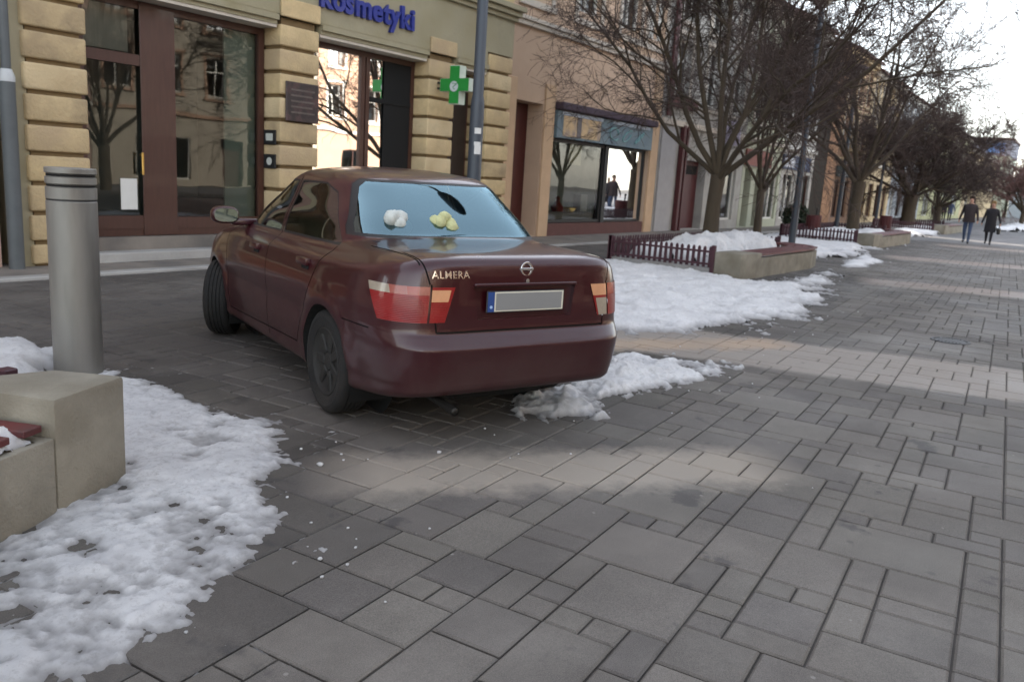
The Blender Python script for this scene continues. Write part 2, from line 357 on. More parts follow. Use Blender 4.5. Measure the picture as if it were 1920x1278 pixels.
def snow(label, poly, h, edge, step, base=0., rough=.5, freq=3., holes=0., m=None, seed=0, lumps=0., hump=None, stuff=True, kmin=-.03, fade=None):
    P = np.array(poly); x0, y0 = P.min(0) - edge; x1, y1 = P.max(0) + edge
    xs = np.arange(x0, x1, step); ys = np.arange(y0, y1, step); X, Y = np.meshgrid(xs, ys, indexing='ij')
    s = sdist(X, Y, poly) + (fbm(X + seed, Y, 1.6, 5, .6) - .5) * edge * 2.2
    k = np.clip(s / edge, -1, 1); k = np.where(k > 0, k * k * (3 - 2 * k), k)
    n = fbm(X + 3.1 + seed, Y - 2, freq, 5, .6)
    hgt = h * k * (1 - rough + 2 * rough * n)
    if holes: hgt = hgt - holes * h * np.clip((fbm(X - seed, Y + 5, freq * .8, 5, .62) - .47) * 8, 0, 1.6)
    if fade:      # trodden thinner towards the second point, where the paving shows through
        fx, fy = fade[2] - fade[0], fade[3] - fade[1]; fq = np.clip(((X - fade[0]) * fx + (Y - fade[1]) * fy) / (fx * fx + fy * fy), 0, 1)
        hgt = hgt * (1 - .35 * fq) - h * .55 * fq * np.clip(fbm(X * 1.1, Y * .8 + seed, 9., 4, .65) - .42, 0, 1) * 3.2
    hf = fbm(X * 1.3 + seed, Y * 1.3, 13., 3, .6)
    hgt = hgt - h * 1.7 * np.clip(1.1 - k * 1.5, 0, 1) * np.clip(hf - .38, 0, 1) * (k > 0)
    if lumps:
        l = vnoise(X * 16 + seed, Y * 16) * vnoise(X * 5, Y * 5 + seed); hgt = hgt + np.where(k > -.2, lumps * np.clip(l - .42, 0, 1) * 3, 0)
        hgt = hgt + np.where(k > 0, lumps * .5 * (vnoise(X * 30, Y * 30) - .5), 0)
    if hump is not None:
        for (cx, cy, r, a) in hump: hgt = hgt + a * np.exp(-((X - cx) ** 2 + (Y - cy) ** 2) / r ** 2) * (.75 + .5 * n) * (k > -.3)
    Z = base + hgt - .004
    keep = hgt > kmin; idx = -np.ones(X.shape, int); q = keep[:-1, :-1] & keep[1:, :-1] & keep[1:, 1:] & keep[:-1, 1:]
    use = np.zeros(X.shape, bool); use[:-1, :-1] |= q; use[1:, :-1] |= q; use[1:, 1:] |= q; use[:-1, 1:] |= q
    idx[use] = np.arange(use.sum()); V = np.stack([X[use], Y[use], Z[use]], 1)
    I, J = np.nonzero(q); F = np.stack([idx[I, J], idx[I + 1, J], idx[I + 1, J + 1], idx[I, J + 1]], 1)
    me = bpy.data.meshes.new('snow_patch'); me.from_pydata(V.tolist(), [], F.tolist())
    me.polygons.foreach_set('use_smooth', [True] * len(me.polygons))
    at = me.attributes.new('thin', 'FLOAT', 'POINT'); at.data.foreach_set('value', np.clip(1 - (hgt[use]) / max(.012, h * .70), 0, 1).astype(np.float32) * .85)
    me.materials.append(m or M_SNOW); o = bpy.data.objects.new('snow_patch', me); COL.objects.link(o)
    tag(o, label, 'snow', kind='stuff'); return o
snow('trodden dirty snow beside the near concrete seat wall, left foreground',
     [(2.95, 5.55), (3.21, 5.40), (3.25, 5.01), (3.14, 4.3), (3.08, 3.8), (3.02, 3.22), (2.82, 2.90), (2.50, 2.76), (2.36, 2.5), (2.14, 2.32), (1.84, 2.18), (1.58, 2.05), (1.36, 1.96), (1.16, 1.90), (.6, 1.9), (0, 1.9), (0, 3.3), (1.2, 3.3), (1.6, 3.75), (2.0, 4.3), (2.6, 5.4)],
     .030, .42, .012, rough=.55, freq=5.5, holes=.45, lumps=.018, seed=3, fade=(2.4, 3.4, 1.6, 2.2))
snow('white snow bank behind the steel bollard and the near seat wall', [(2.75, 6.45), (2.99, 6.40), (2.92, 5.97), (2.70, 5.49), (2.0, 4.6), (1.5, 5.0), (1.2, 6.0), (2.0, 6.6)], .14, .25, .03, lumps=.03, m=M_SNOWC, seed=9)
snow('wide sheet of trodden snow between the red car and the picket fence', [(13.9, 7.6), (14.2, 6.4), (14.0, 5.2), (13.5, 4.5), (14.2, 4.3), (17.7, 4.3), (17.3, 3.7), (14.3, 3.35), (12.42, 3.0), (11.12, 2.62), (9.6, 2.62), (8.3, 2.9), (7.35, 3.6), (7.4, 4.6), (8.6, 6.2), (10.4, 7.9), (12, 8.1)],
     .08, .50, .030, rough=.6, freq=3.0, holes=.30, lumps=.035, m=M_SNOWC, seed=21)
snow('small icy snow heap under the right rear corner of the red car', [(4.15, 2.80), (4.7, 3.10), (5.4, 3.2), (6.2, 3.3), (6.75, 2.95), (6.75, 2.28), (5.95, 2.24), (5.13, 2.38), (4.6, 2.35), (4.3, 2.5)],
     .05, .25, .013, rough=.6, freq=5, holes=.45, lumps=.04, seed=33, hump=[(5.75, 2.85, .28, .06), (6.1, 2.75, .2, .03), (4.55, 2.62, .09, .04)])
snow('long snow strip between the picket planter and the dark red litter bin', [(28.8, 9.0), (36, 8.6), (34.5, 6.6), (29.5, 5.1), (25.0, 5.1), (22.5, 4.9), (20.5, 5.0), (19.2, 5.6), (20, 7.5), (24, 8.6)], .13, .6, .08, lumps=.05, m=M_SNOWC, seed=41, freq=1.)
snow('thin streak of snow left on the paving past the planter', [(24.3, 4.9), (21.5, 3.85), (18.5, 3.9), (18.6, 4.3), (21, 4.6), (23, 5.0)], .05, .3, .06, lumps=.03, m=M_SNOWC, seed=47, freq=1.4, holes=.2)
snow('snow round the foot of the third tree up the street', [(44, 7.8), (53, 9.2), (58, 8.6), (50, 6.4), (43, 5.6), (37.5, 5.7), (38, 6.6)], .16, .8, .15, lumps=.05, m=M_SNOWC, seed=53, freq=.8)
snow('snow field at the far right end of the street', [(58, 5.6), (66, 5.4), (110, 5.5), (110, -2), (80, -3), (64, 2.5), (57, 4.2)], .25, 1., .3, lumps=.1, m=M_SNOWC, seed=59, freq=.5)
def crumbs():
    rng = random.Random(5); n = 0
    src = bpy.data.meshes.new('snow_lump'); bm = BM(); bmesh.ops.create_icosphere(bm, subdivisions=2, radius=1)
    for v in bm.verts: v.co *= 1 + .35 * (mnoise.noise(v.co * 1.7) + .3 * mnoise.noise(v.co * 5)); v.co.z *= .7
    for f in bm.faces: f.smooth = True
    bm.to_mesh(src); src.materials.append(M_SNOWC)
    bmj = BM()
    for (x, y, sx, sy, k) in ((2.75, 3.05, .35, .25, 5), (3.4, 2.6, .6, .35, 7), (2.2, 2.3, .3, .2, 5), (1.9, 2.05, .5, .2, 6), (4.5, 2.3, .6, .2, 6), (6.3, 2.2, .7, .3, 9), (3.1, 1.6, 1.2, .9, 3), (4.5, 1.2, 1.5, 1., 2), (9, 2.6, 1.5, .3, 12)):
        for i in range(k):
            px, py = rng.gauss(x, sx), rng.gauss(y, sy); r = rng.uniform(.003, .009) * (1.9 if rng.random() < .12 else 1)
            t = bmesh.ops.create_icosphere(bmj, subdivisions=1, radius=r)['verts']
            for v in t: v.co = Vector((v.co.x * rng.uniform(.7, 1.4), v.co.y * rng.uniform(.7, 1.4), v.co.z * .7)) + Vector((px, py, r * .35))
    o = obj('snow_crumbs', bmj, M_SNOWC, smooth=True); tag(o, 'loose crumbs of ice scattered over the grey paving', 'ice crumbs', kind='stuff')
crumbs()
# ================================================================ THE RED SALOON
def paint(name, col):
    m = bpy.data.materials.new(name); m.use_nodes = True; t = m.node_tree; L = t.links; b = t.nodes['Principled BSDF']
    tc = nod(t, 'ShaderNodeTexCoord'); n = nod(t, 'ShaderNodeTexNoise'); n.inputs['Scale'].default_value = 3; n.inputs['Detail'].default_value = 9; n.inputs['Roughness'].default_value = .7
    L.new(tc.outputs['Object'], n.inputs['Vector'])
    s = nod(t, 'ShaderNodeSeparateXYZ'); L.new(tc.outputs['Object'], s.inputs[0])
    h = nod(t, 'ShaderNodeMapRange'); h.inputs[1].default_value = .75; h.inputs[2].default_value = .25; h.inputs[3].default_value = .08; h.inputs[4].default_value = .95; L.new(s.outputs[2], h.inputs[0])
    a = nod(t, 'ShaderNodeMath', operation='MULTIPLY_ADD'); L.new(n.outputs['Fac'], a.inputs[0]); a.inputs[1].default_value = 1.3; a.inputs[2].default_value = -.32
    d = nod(t, 'ShaderNodeMath', operation='MULTIPLY', use_clamp=True); L.new(h.outputs[0], d.inputs[0]); L.new(a.outputs[0], d.inputs[1])
    x = nod(t, 'ShaderNodeMix', data_type='RGBA'); L.new(d.outputs[0], x.inputs[0]); x.inputs[6].default_value = (*col, 1); x.inputs[7].default_value = (.075, .052, .046, 1)
    L.new(x.outputs[2], b.inputs['Base Color'])
    r = nod(t, 'ShaderNodeMapRange'); r.inputs[3].default_value = .27; r.inputs[4].default_value = .75; L.new(d.outputs[0], r.inputs[0]); L.new(r.outputs[0], b.inputs['Roughness'])
    c = nod(t, 'ShaderNodeMapRange'); c.inputs[3].default_value = .5; c.inputs[4].default_value = .05; L.new(d.outputs[0], c.inputs[0]); L.new(c.outputs[0], b.inputs['Coat Weight'])
    b.inputs['Coat Roughness'].default_value = .04; b.inputs['Metallic'].default_value = .1
    return m
M_PAINT = paint('maroon_paint', (.034, .0016, .0052))
M_BLACK = mat('black_trim', (.012, .012, .013), .55, .15, 10)
M_DARK = mat('dark_cavity', (.004, .004, .004), .9, .1, 5)
M_RUB = mat('tyre_rubber', (.008, .0078, .0075), .85, .25, 8, bump=.2, dirt=(.022, .019, .016), dscale=5)
M_RIM = mat('dusty_wheel_cover', (.018, .017, .015), .7, .25, 9, dirt=(.010, .009, .008), dscale=8)
M_CHROME = mat('chrome', (.75, .74, .72), .18, .05, 5, metal=1.)
M_CARGLASS = glass('car_side_glass', (.30, .34, .28), 2.0)
M_REARGLASS = glass('car_rear_glass', (.42, .52, .55), 2.7, .06, (.58, .88, 1.))
M_LRED = mat('red_lamp_lens', (.23, .004, .005), .35, .12, 14, coat=.35)
M_LPINK = mat('clear_lamp_lens', (.30, .085, .065), .2, .2, 20, coat=.4)
M_LAMB = mat('pale_amber_lamp_lens', (.60, .30, .16), .2, .1, 12, coat=.4)
M_LWHT = mat('white_lamp_lens', (.32, .27, .21), .2, .15, 18, coat=.4)
M_ORA = mat('orange_red_lens', (.30, .04, .02), .22, .12, 14, coat=.4)

def lens_rings(m, cy, cz, r, dark=.45):
    """round reflector bowls moulded into the lamp lens"""
    t = m.node_tree; L = t.links; b = t.nodes['Principled BSDF']; src = b.inputs['Base Color'].links[0].from_socket
    tc = nod(t, 'ShaderNodeTexCoord'); sp = nod(t, 'ShaderNodeSeparateXYZ'); L.new(tc.outputs['Object'], sp.inputs[0])
    def mt(op, a, b_=0.):
        n = nod(t, 'ShaderNodeMath', operation=op)
        for i, v in enumerate((a, b_)):
            if isinstance(v, (int, float)): n.inputs[i].default_value = v
            else: L.new(v, n.inputs[i])
        return n.outputs[0]
    dy = mt('SUBTRACT', mt('ABSOLUTE', sp.outputs[1]), cy); dz = mt('SUBTRACT', sp.outputs[2], cz)
    d = mt('SQRT', mt('ADD', mt('MULTIPLY', dy, dy), mt('MULTIPLY', dz, dz)))
    ring = mt('SINE', mt('MULTIPLY', d, 2 * math.pi / r * 1.5)); rb = mt('ADD', mt('MULTIPLY', sp.outputs[2], 700.), 0.); rib = mt('SINE', rb)
    bp = nod(t, 'ShaderNodeBump'); bp.inputs['Strength'].default_value = .16; bp.inputs['Distance'].default_value = .003
    L.new(rib, bp.inputs['Height']); L.new(bp.outputs[0], b.inputs['Normal'])
    f = nod(t, 'ShaderNodeMapRange'); f.inputs[1].default_value = r; f.inputs[2].default_value = r * 1.25; f.inputs[3].default_value = dark; f.inputs[4].default_value = 0; L.new(d, f.inputs[0])
    x = nod(t, 'ShaderNodeMix', data_type='RGBA'); L.new(f.outputs[0], x.inputs[0]); L.new(src, x.inputs[6]); x.inputs[7].default_value = (.07, .002, .003, 1); L.new(x.outputs[2], b.inputs['Base Color'])
lens_rings(M_LRED, .695, .752, .060, .25)
ROWS = [ # ur, zr, w, zs, uf, zf, nr, nf
 (-.80, .285, .70, .20, 3.28, .22, 5.4, 4.5), (-.90, .295, .785, .215, 3.38, .24, 7.2, 4.5), (-.932, .325, .815, .25, 3.42, .28, 7.2, 4.5), (-.941, .352, .822, .32, 3.43, .32, 7.2, 4.5), (-.943, .368, .830, .36, 3.435, .35, 7.2, 4.5),
 (-.955, .44, .842, .46, 3.45, .45, 7.2, 4.5), (-.964, .52, .847, .54, 3.455, .52, 7.2, 4.5), (-.966, .545, .848, .57, 3.45, .54, 7.2, 4.5), (-.958, .562, .850, .59, 3.44, .555, 7.2, 4.5), (-.925, .605, .853, .625, 3.41, .590, 7.4, 4.5), (-.909, .622, .853, .65, 3.39, .605, 7.6, 4.5), (-.904, .645, .853, .67, 3.38, .625, 7.6, 4.5),
 (-.900, .72, .851, .73, 3.34, .66, 7.6, 4.5), (-.893, .82, .845, .79, 3.28, .70, 7.6, 4.5), (-.884, .92, .834, .845, 3.2, .74, 7.4, 4.5), (-.874, .972, .824, .880, 3.1, .77, 7.2, 4.6), (-.850, 1.006, .803, .908, 3.0, .795, 7.0, 4.7),
 (-.79, 1.024, .778, .930, 2.85, .825, 6.6, 5.0), (-.62, 1.038, .755, .945, 2.55, .885, 6.2, 5.5), (-.40, 1.048, .748, .955, 2.25, .945, 5.0, 6), (-.215, 1.058, .738, .964, 2.08, .98, 5.0, 7), (-.185, 1.070, .730, .973, 2.04, .995, 5.0, 7.5),
 (-.05, 1.170, .694, 1.10, 1.84, 1.11, 4.8, 7.5), (.12, 1.285, .630, 1.235, 1.60, 1.24, 4.7, 7), (.245, 1.362, .588, 1.335, 1.40, 1.345, 4.6, 6.5), (.31, 1.390, .566, 1.368, 1.31, 1.38, 4.4, 6), (.40, 1.412, .535, 1.398, 1.22, 1.40, 4.2, 5),
 (.56, 1.434, .44, 1.422, 1.10, 1.42, 3.6, 4), (.76, 1.449, .26, 1.444, 1.0, 1.432, 2.8, 3), (.92, 1.453, .06, 1.451, .96, 1.437, 2.2, 2.2)]
UC = .95
def car_grid():
    R0 = np.array(ROWS); K = len(R0); ts = []; sub = 5
    rows = []
    for i in range(K - 1):
        p0, p1, p2, p3 = R0[max(i - 1, 0)], R0[i], R0[i + 1], R0[min(i + 2, K - 1)]
        for s in range(sub):
            t = s / sub
            # monotone-ish Catmull-Rom with reduced tension keeps creases from overshooting
            m1 = (p2 - p0) * .5; m2 = (p3 - p1) * .5
            lim = np.abs(p2 - p1) * 1.5; m1 = np.clip(m1, -lim, lim); m2 = np.clip(m2, -lim, lim)
            rows.append((2 * t**3 - 3 * t**2 + 1) * p1 + (t**3 - 2 * t**2 + t) * m1 + (-2 * t**3 + 3 * t**2) * p2 + (t**3 - t**2) * m2)
    rows.append(R0[-1]); NT = 300; G = []
    th = np.linspace(0, 2 * np.pi, 4001)
    for ur, zr, w, zs, uf, zf, nr, nf in rows:
        c, s = np.cos(th), np.sin(th); rear = c < 0
        n = np.where(rear, nr, nf); a = np.where(rear, UC - ur, uf - UC)
        u = UC + np.sign(c) * a * np.abs(c) ** (2 / n); v = w * np.sign(s) * np.abs(s) ** (2 / n)
        z = zs + (np.where(rear, zr, zf) - zs) * np.abs(c) ** np.where(rear, 1.25, 2)
        # arclength resample, start at rear centre
        d = np.r_[0, np.cumsum(np.hypot(np.diff(u), np.diff(v)))]; q = np.linspace(0, d[-1], NT, endpoint=False)
        off = np.interp(np.pi, th, d); q = np.sort((q + off) % d[-1]); q = np.roll(q, -np.searchsorted(q, off))
        G.append(np.stack([np.interp(q, d, u), np.interp(q, d, v), np.interp(q, d, z)], 1))
    G = np.array(G)
    # shallow wheel-arch flares and a soft waist crease along the flank
    for wu in (0., 2.535):
        r = np.hypot(G[..., 0] - wu, G[..., 2] - .31); side = np.abs(G[..., 1]) > .6
        G[..., 1] += np.where(side, np.sign(G[..., 1]) * .016 * np.exp(-((r - .37) / .06) ** 2), 0)
    side = (np.abs(G[..., 1]) > .75) & (G[..., 0] > -.3) & (G[..., 0] < 3)
    G[..., 1] += np.where(side, -np.sign(G[..., 1]) * .010 * np.exp(-((G[..., 2] - .56) / .10) ** 2), 0)
    return G
def build_car():
    G = car_grid(); nr_, nt_ = G.shape[:2]
    car = thing('parked_car', 'dark red four-door saloon car parked on the paving, seen from behind', 'car')
    bm = BM(); vv = [[bm.verts.new(p) for p in row] for row in G]
    for i in range(nr_ - 1):
        for j in range(nt_): bm.faces.new((vv[i][j], vv[i][(j + 1) % nt_], vv[i + 1][(j + 1) % nt_], vv[i + 1][j]))
    bm.faces.new(vv[-1])
    bm.normal_update()
    if sum(f.normal.z for f in list(bm.faces)[-200:]) < 0:
        for f in bm.faces: f.normal_flip()
    bm.normal_update(); bvh = BVHTree.FromBMesh(bm)
    bm.faces.ensure_lookup_table(); SN = [([v.co.copy() for v in f.verts], [v.normal.copy() for v in f.verts]) for f in bm.faces]
    lay = bm.faces.layers.int.new('pid'); IDS = {}
    def pid(n): return IDS.setdefault(n, len(IDS) + 1)
    def carve(name, pred, planes, over=None):
        fs = [f for f in bm.faces if (f[lay] == 0 or (over and f[lay] in [IDS[o] for o in over])) and pred(f.calc_center_median(), f.normal)]
        for co, no in planes:
            co, no = Vector(co), Vector(no)
            geom = list({e for f in fs for e in f.edges}) + list({v for f in fs for v in f.verts}) + fs
            r = bmesh.ops.bisect_plane(bm, geom=geom, dist=1e-5, plane_co=co, plane_no=no)
            cand = {g for g in r['geom'] if isinstance(g, bmesh.types.BMFace)}
            fs = [f for f in cand if f.is_valid and (f.calc_center_median() - co).dot(no) < 0]
        for f in fs: f[lay] = pid(name)
        return fs
    def poly_planes(pts, ax):
        """planes bounding a convex polygon in two of the axes; ax = indices of those axes"""
        a = sum((pts[i][0] * pts[(i + 1) % len(pts)][1] - pts[(i + 1) % len(pts)][0] * pts[i][1]) for i in range(len(pts)))
        if a < 0: pts = pts[::-1]
        out = []
        for i, p in enumerate(pts):
            q = pts[(i + 1) % len(pts)]; d = (q[0] - p[0], q[1] - p[1]); co = [0, 0, 0]; no = [0, 0, 0]
            co[ax[0]], co[ax[1]] = p; no[ax[0]], no[ax[1]] = d[1], -d[0]; l = math.hypot(*d); no = [x / l for x in no]
            out.append((co, no))
        return out
    def side(s): return lambda c, n: c.y * s > .35 and abs(n.y) > .3
    # rear window and windscreen
    rw = [(-.672, 1.050), (.672, 1.050), (.657, 1.10), (.530, 1.340), (.480, 1.372), (-.480, 1.372), (-.530, 1.340), (-.657, 1.10)]
    isrear = lambda c, n: -.20 < c.x < .6 and c.z > 1.0 and n.x < -.12
    carve('rear_window', isrear, poly_planes([(p[0] * .955, p[1] + (.018 if p[1] < 1.2 else -.012)) for p in rw], (1, 2)))
    carve('window_seal', isrear, poly_planes(rw, (1, 2)))
    ws = [(-.62, 1.01), (.62, 1.01), (.49, 1.37), (-.49, 1.37)]
    carve('windscreen', lambda c, n: c.x > 1.2 and c.z > .98 and n.x > .15, poly_planes(ws, (1, 2)))
    for s in (1, -1):
        P1 = [(.07, .985), (1.07, .978), (1.07, 1.335), (.62, 1.335), (.42, 1.285)]
        P2 = [(1.13, .978), (1.98, .968), (1.93, 1.02), (1.50, 1.300), (1.40, 1.335), (1.13, 1.335)]
        for P in (P1, P2):
            cx = sum(p[0] for p in P) / len(P); cz = sum(p[1] for p in P) / len(P)
            Q = [(cx + (p[0] - cx) * .965, cz + (p[1] - cz) * .93) for p in P]
            carve('side_window' + ('a' if P is P1 else 'b') + str(s), side(s), poly_planes(Q, (0, 2)))
            carve('window_seal', side(s), poly_planes(P, (0, 2)))
        # wheel arches
        for wu in (0., 2.535):
            N = 36; P = [(wu + .345 * math.cos(2 * math.pi * k / N), .305 + .345 * math.sin(2 * math.pi * k / N)) for k in range(N)]
            carve('hole', lambda c, n: c.y * s > .5, poly_planes(P, (0, 2)))
        # tail lamps: outer piece on the wing, inner piece on the boot lid
        rear = lambda c, n: c.x < -.35 and c.y * s > .3 and .6 < c.z < 1.0
        seamv = lambda z: .598 + (.88 - z) * -.10
        outer = [((0, 0, .868), (0, 0, 1)), ((0, 0, .684), (0, 0, -1)), ((0, s * .598, .88), (0, -s, -.10)), ((-.56, 0, .865), Vector((1, 0, -.62)).normalized())]
        inner = [((0, 0, .866), (0, 0, 1)), ((0, 0, .686), (0, 0, -1)), ((0, s * .586, .88), (0, s, .10)), ((0, s * .455, .88), Vector((0, -s, -.34)).normalized())]
        L_ = s > 0
        if L_:
            
            up_ = outer + [((0, 0, .825), (0, 0, -1))]
            carve('lamp_o_wht%d' % s, rear, up_ + [((0, .765, 0), (0, -1, 0))]); carve('lamp_o_pink%d' % s, rear, up_ + [((0, .705, 0), (0, -1, 0))]); carve('lamp_o_ora%d' % s, rear, up_ + [((0, .655, 0), (0, -1, 0))]); carve('lamp_o_pink2%d' % s, rear, up_); carve('lamp_o_red%d' % s, rear, outer)
            carve('lamp_i_amb%d' % s, rear, inner + [((0, 0, .792), (0, 0, -1)), ((0, 0, .852), (0, 0, 1)), ((0, s * .475, .88), Vector((0, -s, -.30)).normalized())]); carve('lamp_i_red%d' % s, rear, inner)
        else:
            carve('lamp_o_ora%d' % s, rear, outer + [((0, 0, .800), (0, 0, -1))]); carve('lamp_o_red%d' % s, rear, outer)
            carve('lamp_i_amb%d' % s, rear, inner + [((0, 0, .800), (0, 0, -1))]); carve('lamp_i_wht%d' % s, rear, inner + [((0, 0, .785), (0, 0, 1)), ((0, s * .475, .88), Vector((0, -s, -.30)).normalized())]); carve('lamp_i_red%d' % s, rear, inner)
        # shut lines
        def seam(p, q, wd, ax, pred):
            d = Vector((q[0] - p[0], q[1] - p[1])).normalized(); n = Vector((-d.y, d.x)) * wd / 2
            pts = [(p[0] + n.x, p[1] + n.y), (q[0] + n.x, q[1] + n.y), (q[0] - n.x, q[1] - n.y), (p[0] - n.x, p[1] - n.y)]
            carve('seam', pred, poly_planes(pts, ax))
        seam((s * .592, .88), (s * .566, .632), .009, (1, 2), lambda c, n: c.x < -.6 and c.y * s > .3 and c.z > .6)
        seam((s * .600, .88), (s * .640, 1.045), .008, (1, 2), lambda c, n: c.x < -.6 and c.y * s > .3 and c.z > .8 )
        seam((-.82, s * .640), (-.24, s * .655), .008, (0, 1), lambda c, n: n.z > .5 and c.z > .9)
        sd_ = side(s)
        seam((1.10, .27), (1.10, .975), .008, (0, 2), sd_)
        seam((.50, .34), (.33, .60), .008, (0, 2), sd_); seam((.33, .60), (.20, .78), .008, (0, 2), sd_); seam((.20, .78), (.075, .98), .008, (0, 2), sd_)
        seam((2.10, .30), (2.14, .88), .008, (0, 2), sd_); seam((2.14, .88), (2.02, .965), .008, (0, 2), sd_)
        seam((.50, .335), (2.10, .30), .008, (0, 2), sd_)
        seam((1.10, .975), (1.10, 1.36), .012, (0, 2), sd_)
        seam((-.30, .622), (-.60, .622), .007, (0, 2), sd_)
    seam((-.566, .632), (.566, .632), .010, (1, 2), lambda c, n: c.x < -.6 and n.x < -.1)
    # number plate recess
    carve('recess', lambda c, n: c.x < -.7 and n.x < -.5, poly_planes([(-.315, .694), (.315, .694), (.345, .868), (-.345, .868)], (1, 2)))
    # doors / bumper / boot lid as parts of their own
    notseam = [((0, 0, .631), (0, 0, 1)), ((-.22, 0, 0), (1, 0, 0))]
    carve('rear_bumper', lambda c, n: c.x < .2, notseam)
    carve('boot_lid', lambda c, n: c.x < -.22 and abs(c.y) < .67 and c.z > .62 and (n.z > .5 or n.x < -.3), [((0, .575, .70), Vector((0, 1, -.205)).normalized()), ((0, -.575, .70), Vector((0, -1, -.205)).normalized()), ((-.23, 0, 0), (1, 0, 0))])
    for s in (1, -1):
        carve('rear_door%d' % s, side(s), poly_planes([(.50, .338), (1.10, .325), (1.10, .972), (.078, .975), (.20, .78), (.33, .60)], (0, 2)))
        carve('front_door%d' % s, side(s), poly_planes([(1.10, .325), (2.10, .303), (2.14, .88), (2.02, .963), (1.10, .972)], (0, 2)))
    # ---- split off every part with the smooth normals of the whole shell
    groups = {}
    for f in bm.faces: groups.setdefault(f[lay], []).append(f)
    inv = {v: k for k, v in IDS.items()}
    def piece(name, faces, m, parent, off=0., smooth=True):
        idx = {}; V = []; Fs = []; NN = []
        for f in faces:
            l = []
            for v in f.verts:
                if v not in idx:
                    h = bvh.find_nearest(v.co); n = h[1]
                    cs, ns = SN[h[2]]
                    try:
                        wts = poly_3d_calc(cs, h[0]); n = sum((a * b for a, b in zip(ns, wts)), Vector()).normalized()
                    except Exception: pass
                    idx[v] = len(V); V.append(v.co - n * off); NN.append(n)
                l.append(idx[v])
            Fs.append(l)
        me = bpy.data.meshes.new(name); me.from_pydata(V, [], Fs); me.polygons.foreach_set('use_smooth', [True] * len(Fs)); me.materials.append(m)
        if smooth: me.normals_split_custom_set_from_vertices(NN)
        o = bpy.data.objects.new(name, me); COL.objects.link(o); o.parent = parent; return o
    def P(n): return groups.get(IDS.get(n, -1), [])
    body = piece('body', groups[0], M_PAINT, car)
    piece('seam_groove', P('seam'), M_DARK, body, .007, False)
    piece('window_seal', P('window_seal'), M_BLACK, body, .001)
    piece('rear_window', P('rear_window'), M_REARGLASS, car, .002)
    piece('windscreen', P('windscreen'), M_CARGLASS, car, .002)
    bump = piece('rear_bumper', P('rear_bumper'), M_PAINT, car)
    lid = piece('boot_lid', P('boot_lid'), M_PAINT, car)
    for s in (1, -1):
        for nm, k in (('rear_door', 'a'), ('front_door', 'b')):
            d = piece(nm, P('%s%d' % (nm, s)), M_PAINT, car)
            piece('window', P('side_window%s%d' % (k, s)), M_CARGLASS, d, .003)
            hx, hz = (.36, .862) if nm == 'rear_door' else (1.36, .855)
            bm2 = BM(); box(bm2, hx - .09, hx + .09, s * .822, s * .862, hz - .022, hz + .022, .009, seg=2); obj('door_handle', bm2, M_PAINT, d, smooth=True, ang=40)
            bm2 = BM(); box(bm2, hx - .085, hx + .02, s * .825, s * .8475, hz - .045, hz - .018, .004); obj('handle_recess', bm2, M_DARK, d)
    # lamps
    LM = {'pink': M_LPINK, 'pink2': M_LPINK, 'red': M_LRED, 'amb': M_LAMB, 'wht': M_LWHT, 'ora': M_ORA}
    for s in (1, -1):
        for io, par in (('o', car), ('i', lid)):
            first = None
            for c in ('red', 'pink', 'pink2', 'ora', 'amb', 'wht'):
                fsx = P('lamp_%s_%s%d' % (io, c, s))
                if not fsx: continue
                if first is None: first = piece('tail_lamp', fsx, LM[c], par, -.004)
                else:
                    q = piece('lamp_lens', fsx, LM[c], first if io == 'o' else lid, -.0045)
    # recess floor and rim
    rec = P('recess')
    piece('plate_recess', rec, M_PAINT, lid, .030)
    bnd = {}
    for f in rec:
        for e in f.edges: bnd[e] = bnd.get(e, 0) + 1
    V = []; Fs = []
    for e, k in bnd.items():
        if k == 1:
            a, b = e.verts; n = len(V); V += [a.co.copy(), b.co.copy(), b.co + Vector((.030, 0, 0)), a.co + Vector((.030, 0, 0))]; Fs.append((n, n + 1, n + 2, n + 3))
    me = bpy.data.meshes.new('recess_rim'); me.from_pydata(V, [], Fs); me.materials.append(M_PAINT); o = bpy.data.objects.new('recess_rim', me); COL.objects.link(o); o.parent = lid
    # number plate (blank grey, blue band at its left end as seen)
    pl = BM(); box(pl, -.898, -.888, -.262, .262, .726, .842, .003); plate = obj('number_plate', pl, mat('plate_frame', (.03, .03, .035), .5), lid)
    pl = BM(); box(pl, -.9000, -.8975, -.256, .256, .731, .837, .0008); obj('plate_face', pl, mat('plate_cream', (.62, .60, .50), .45), lid)
    pl = BM(); box(pl, -.9015, -.8996, -.244, .205, .738, .830, .0006); obj('plate_panel', pl, mat('plate_grey', (.23, .235, .235), .5, .03), lid)
    pl = BM(); box(pl, -.9015, -.8996, .215, .2575, .7305, .8375, .0006); obj('country_band', pl, mat('plate_blue', (.02, .06, .22), .45), lid)
    pl = BM(); lathe(pl, [(0, 0), (.009, 0), (.009, .001), (0, .001)], 10, Matrix.Translation((-.9016, .236, .757)) @ Matrix.Rotation(R_(-90), 4, 'Y')); obj('band_mark', pl, mat('mark_pale', (.35, .5, .75), .5), lid)
    # badge: ring with a bar, the small lock under it, and the lettering
    pl = BM(); bmesh.ops.create_circle(pl, segments=8, radius=.0055)
    pl.free(); pl = BM()
    NR = 36
    ring = [[pl.verts.new((-.880 - .004 * math.cos(2 * math.pi * j / 8), (.034 + .0065 * math.sin(2 * math.pi * j / 8)) * math.cos(2 * math.pi * i / NR), .955 + (.034 + .0065 * math.sin(2 * math.pi * j / 8)) * math.sin(2 * math.pi * i / NR))) for j in range(8)] for i in range(NR)]
